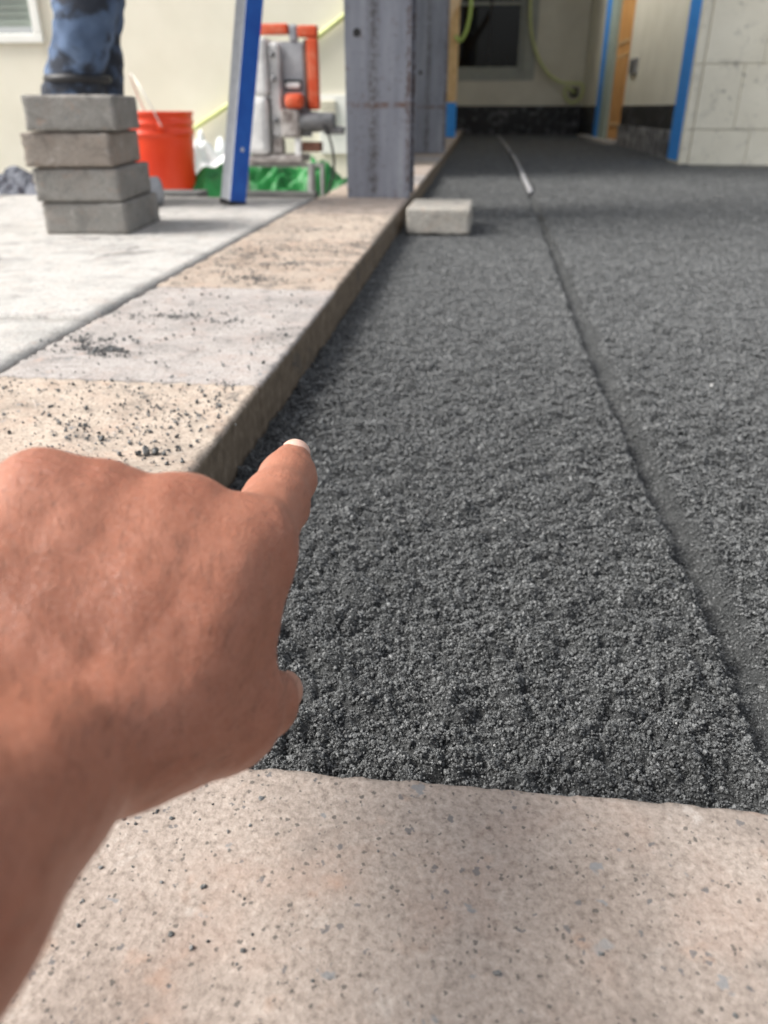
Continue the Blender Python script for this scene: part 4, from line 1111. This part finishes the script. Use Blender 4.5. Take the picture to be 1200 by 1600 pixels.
hose('air_hose', [(-.17, 8.40, 2.5), (-.135, 8.40, 1.5), (-.130, 8.40, 1.15), (-.16, 8.40, .95), (-.215, 8.405, .86), (-.26, 8.42, .90)], .016, 'hose2',
     'green hose dangling beside the timber post brace')

# ------------------------------------------------------------------ right side wall with door
sw2 = tag(empty('side_wall', (1.35, 8.8, 0)), 'cream side wall with an orange wooden door and black base', 'wall')
def rb(name, x0, x1, y0, y1, z0, z1, m, bev=.003, parent=None):
    return box(name, x0 - 1.35, x1 - 1.35, y0 - 8.8, y1 - 8.8, z0, z1, MAT[m], parent or sw2, bev)
rb('wall', 1.365, 1.55, 5.96, 8.55, -.05, 2.72, 'stucco', 0)
rb('wall', 1.365, 1.55, 10.05, 12.2, -.05, 2.72, 'stucco', 0)
rb('wall', 1.365, 1.55, 8.551, 10.049, 2.12, 2.72, 'stucco', 0)
rb('base_membrane', 1.347, 1.363, 5.97, 8.50, .165, .325, 'membrane', .004)
rb('base_flashing', 1.335, 1.362, 5.97, 8.52, -.02, .164, 'membrane_grey', .006)
rb('base_membrane', 1.347, 1.363, 10.45, 11.97, -.02, .33, 'membrane', .004)
dr = rb('door', 1.372, 1.412, 8.60, 9.42, .02, 2.06, 'door_wood', .004)
for (y0, y1, z0, z1) in ((-.30, .30, -.88, -.28), (-.30, .30, -.16, .22), (-.30, .30, .34, .88)):
    box('door_panel', -.026, -.0205, y0, y1, z0, z1, MAT['door_wood'], dr, .004)
    for v in (z0, z1): box('moulding', -.030, -.0205, y0 - .03, y1 + .03, v - .012, v + .012, MAT['timber'], dr, .003)
for (y0, y1) in ((9.44, 9.60), (9.63, 9.80), (9.83, 10.03)):
    rb('door_frame', 1.335 + (y0 - 9.44) * .04, 1.40, y0, y1, .0, 2.10, 'green_frame', .006)
rb('masking_tape', 1.352, 1.3635, 10.06, 10.42, .0, 2.4, 'tape', .001)
rb('threshold', 1.24, 1.37, 8.5, 11.0, -.02, .012, 'loose', .004)
sx = rb('outlet_box', 1.340, 1.3645, 8.02, 8.34, .575, .70, 'conduit_box', .004)
box('cover_lip', -.016, -.0128, -.05, .05, -.05, .05, MAT['slit'], sx, .001)

bw = tag(empty('block_wall', (1.29, 5.60, 0)), 'scuffed pale block wall with chamfered corner and blue tape on its side', 'wall')
def bb(name, x0, x1, y0, y1, z0, z1, m, bev=.006, parent=None):
    return box(name, x0 - 1.29, x1 - 1.29, y0 - 5.6, y1 - 5.6, z0, z1, MAT[m], parent or bw, bev)
bb('core', 1.305, 5.2, 5.613, 5.958, -.05, 2.72, 'blockwall', 0)
zs = [-.05, .182, .540, .898, 1.256, 1.614, 1.972, 2.33, 2.72]
for i in range(8):
    z0, z1 = zs[i] + .0012, zs[i + 1] - .0012
    bb('corner_block', 1.288, 1.338, 5.592, 5.612, z0, z1, 'blockwall', .006)
    x = 1.343; k = 0
    edges = [1.343, 1.585 + (.12 if i == 0 else 0)] if i % 2 else [1.343, 1.69]
    while edges[-1] < 5.2: edges.append(edges[-1] + .40)
    for a, b_ in zip(edges[:-1], edges[1:]):
        bb('block', a + .0008, min(b_, 5.25) - .0008, 5.590 + random.uniform(-.001, .001), 5.612, z0, z1, 'blockwall', .007)
bb('side_face', 1.291, 1.304, 5.613, 5.955, -.05, 2.72, 'blockwall', 0)
bb('masking_tape', 1.286, 1.2905, 5.66, 5.95, .0, 2.6, 'tape', .001)

# ------------------------------------------------------------------ canopy carried by the posts
cp = tag(empty('canopy', (.4, 7.2, 2.745)), 'steel beam on the posts with a boarded roof over the alcove', 'canopy')
box('beam', -.82, -.60, -4.75, 4.78, 0, .20, MAT['steel'], cp, .01)
for k in range(4):
    box('board', -1.15, 1.75, 2.95 + k * .48, 2.95 + k * .48 + .474, .202, .25, MAT['roof'], cp, .003)
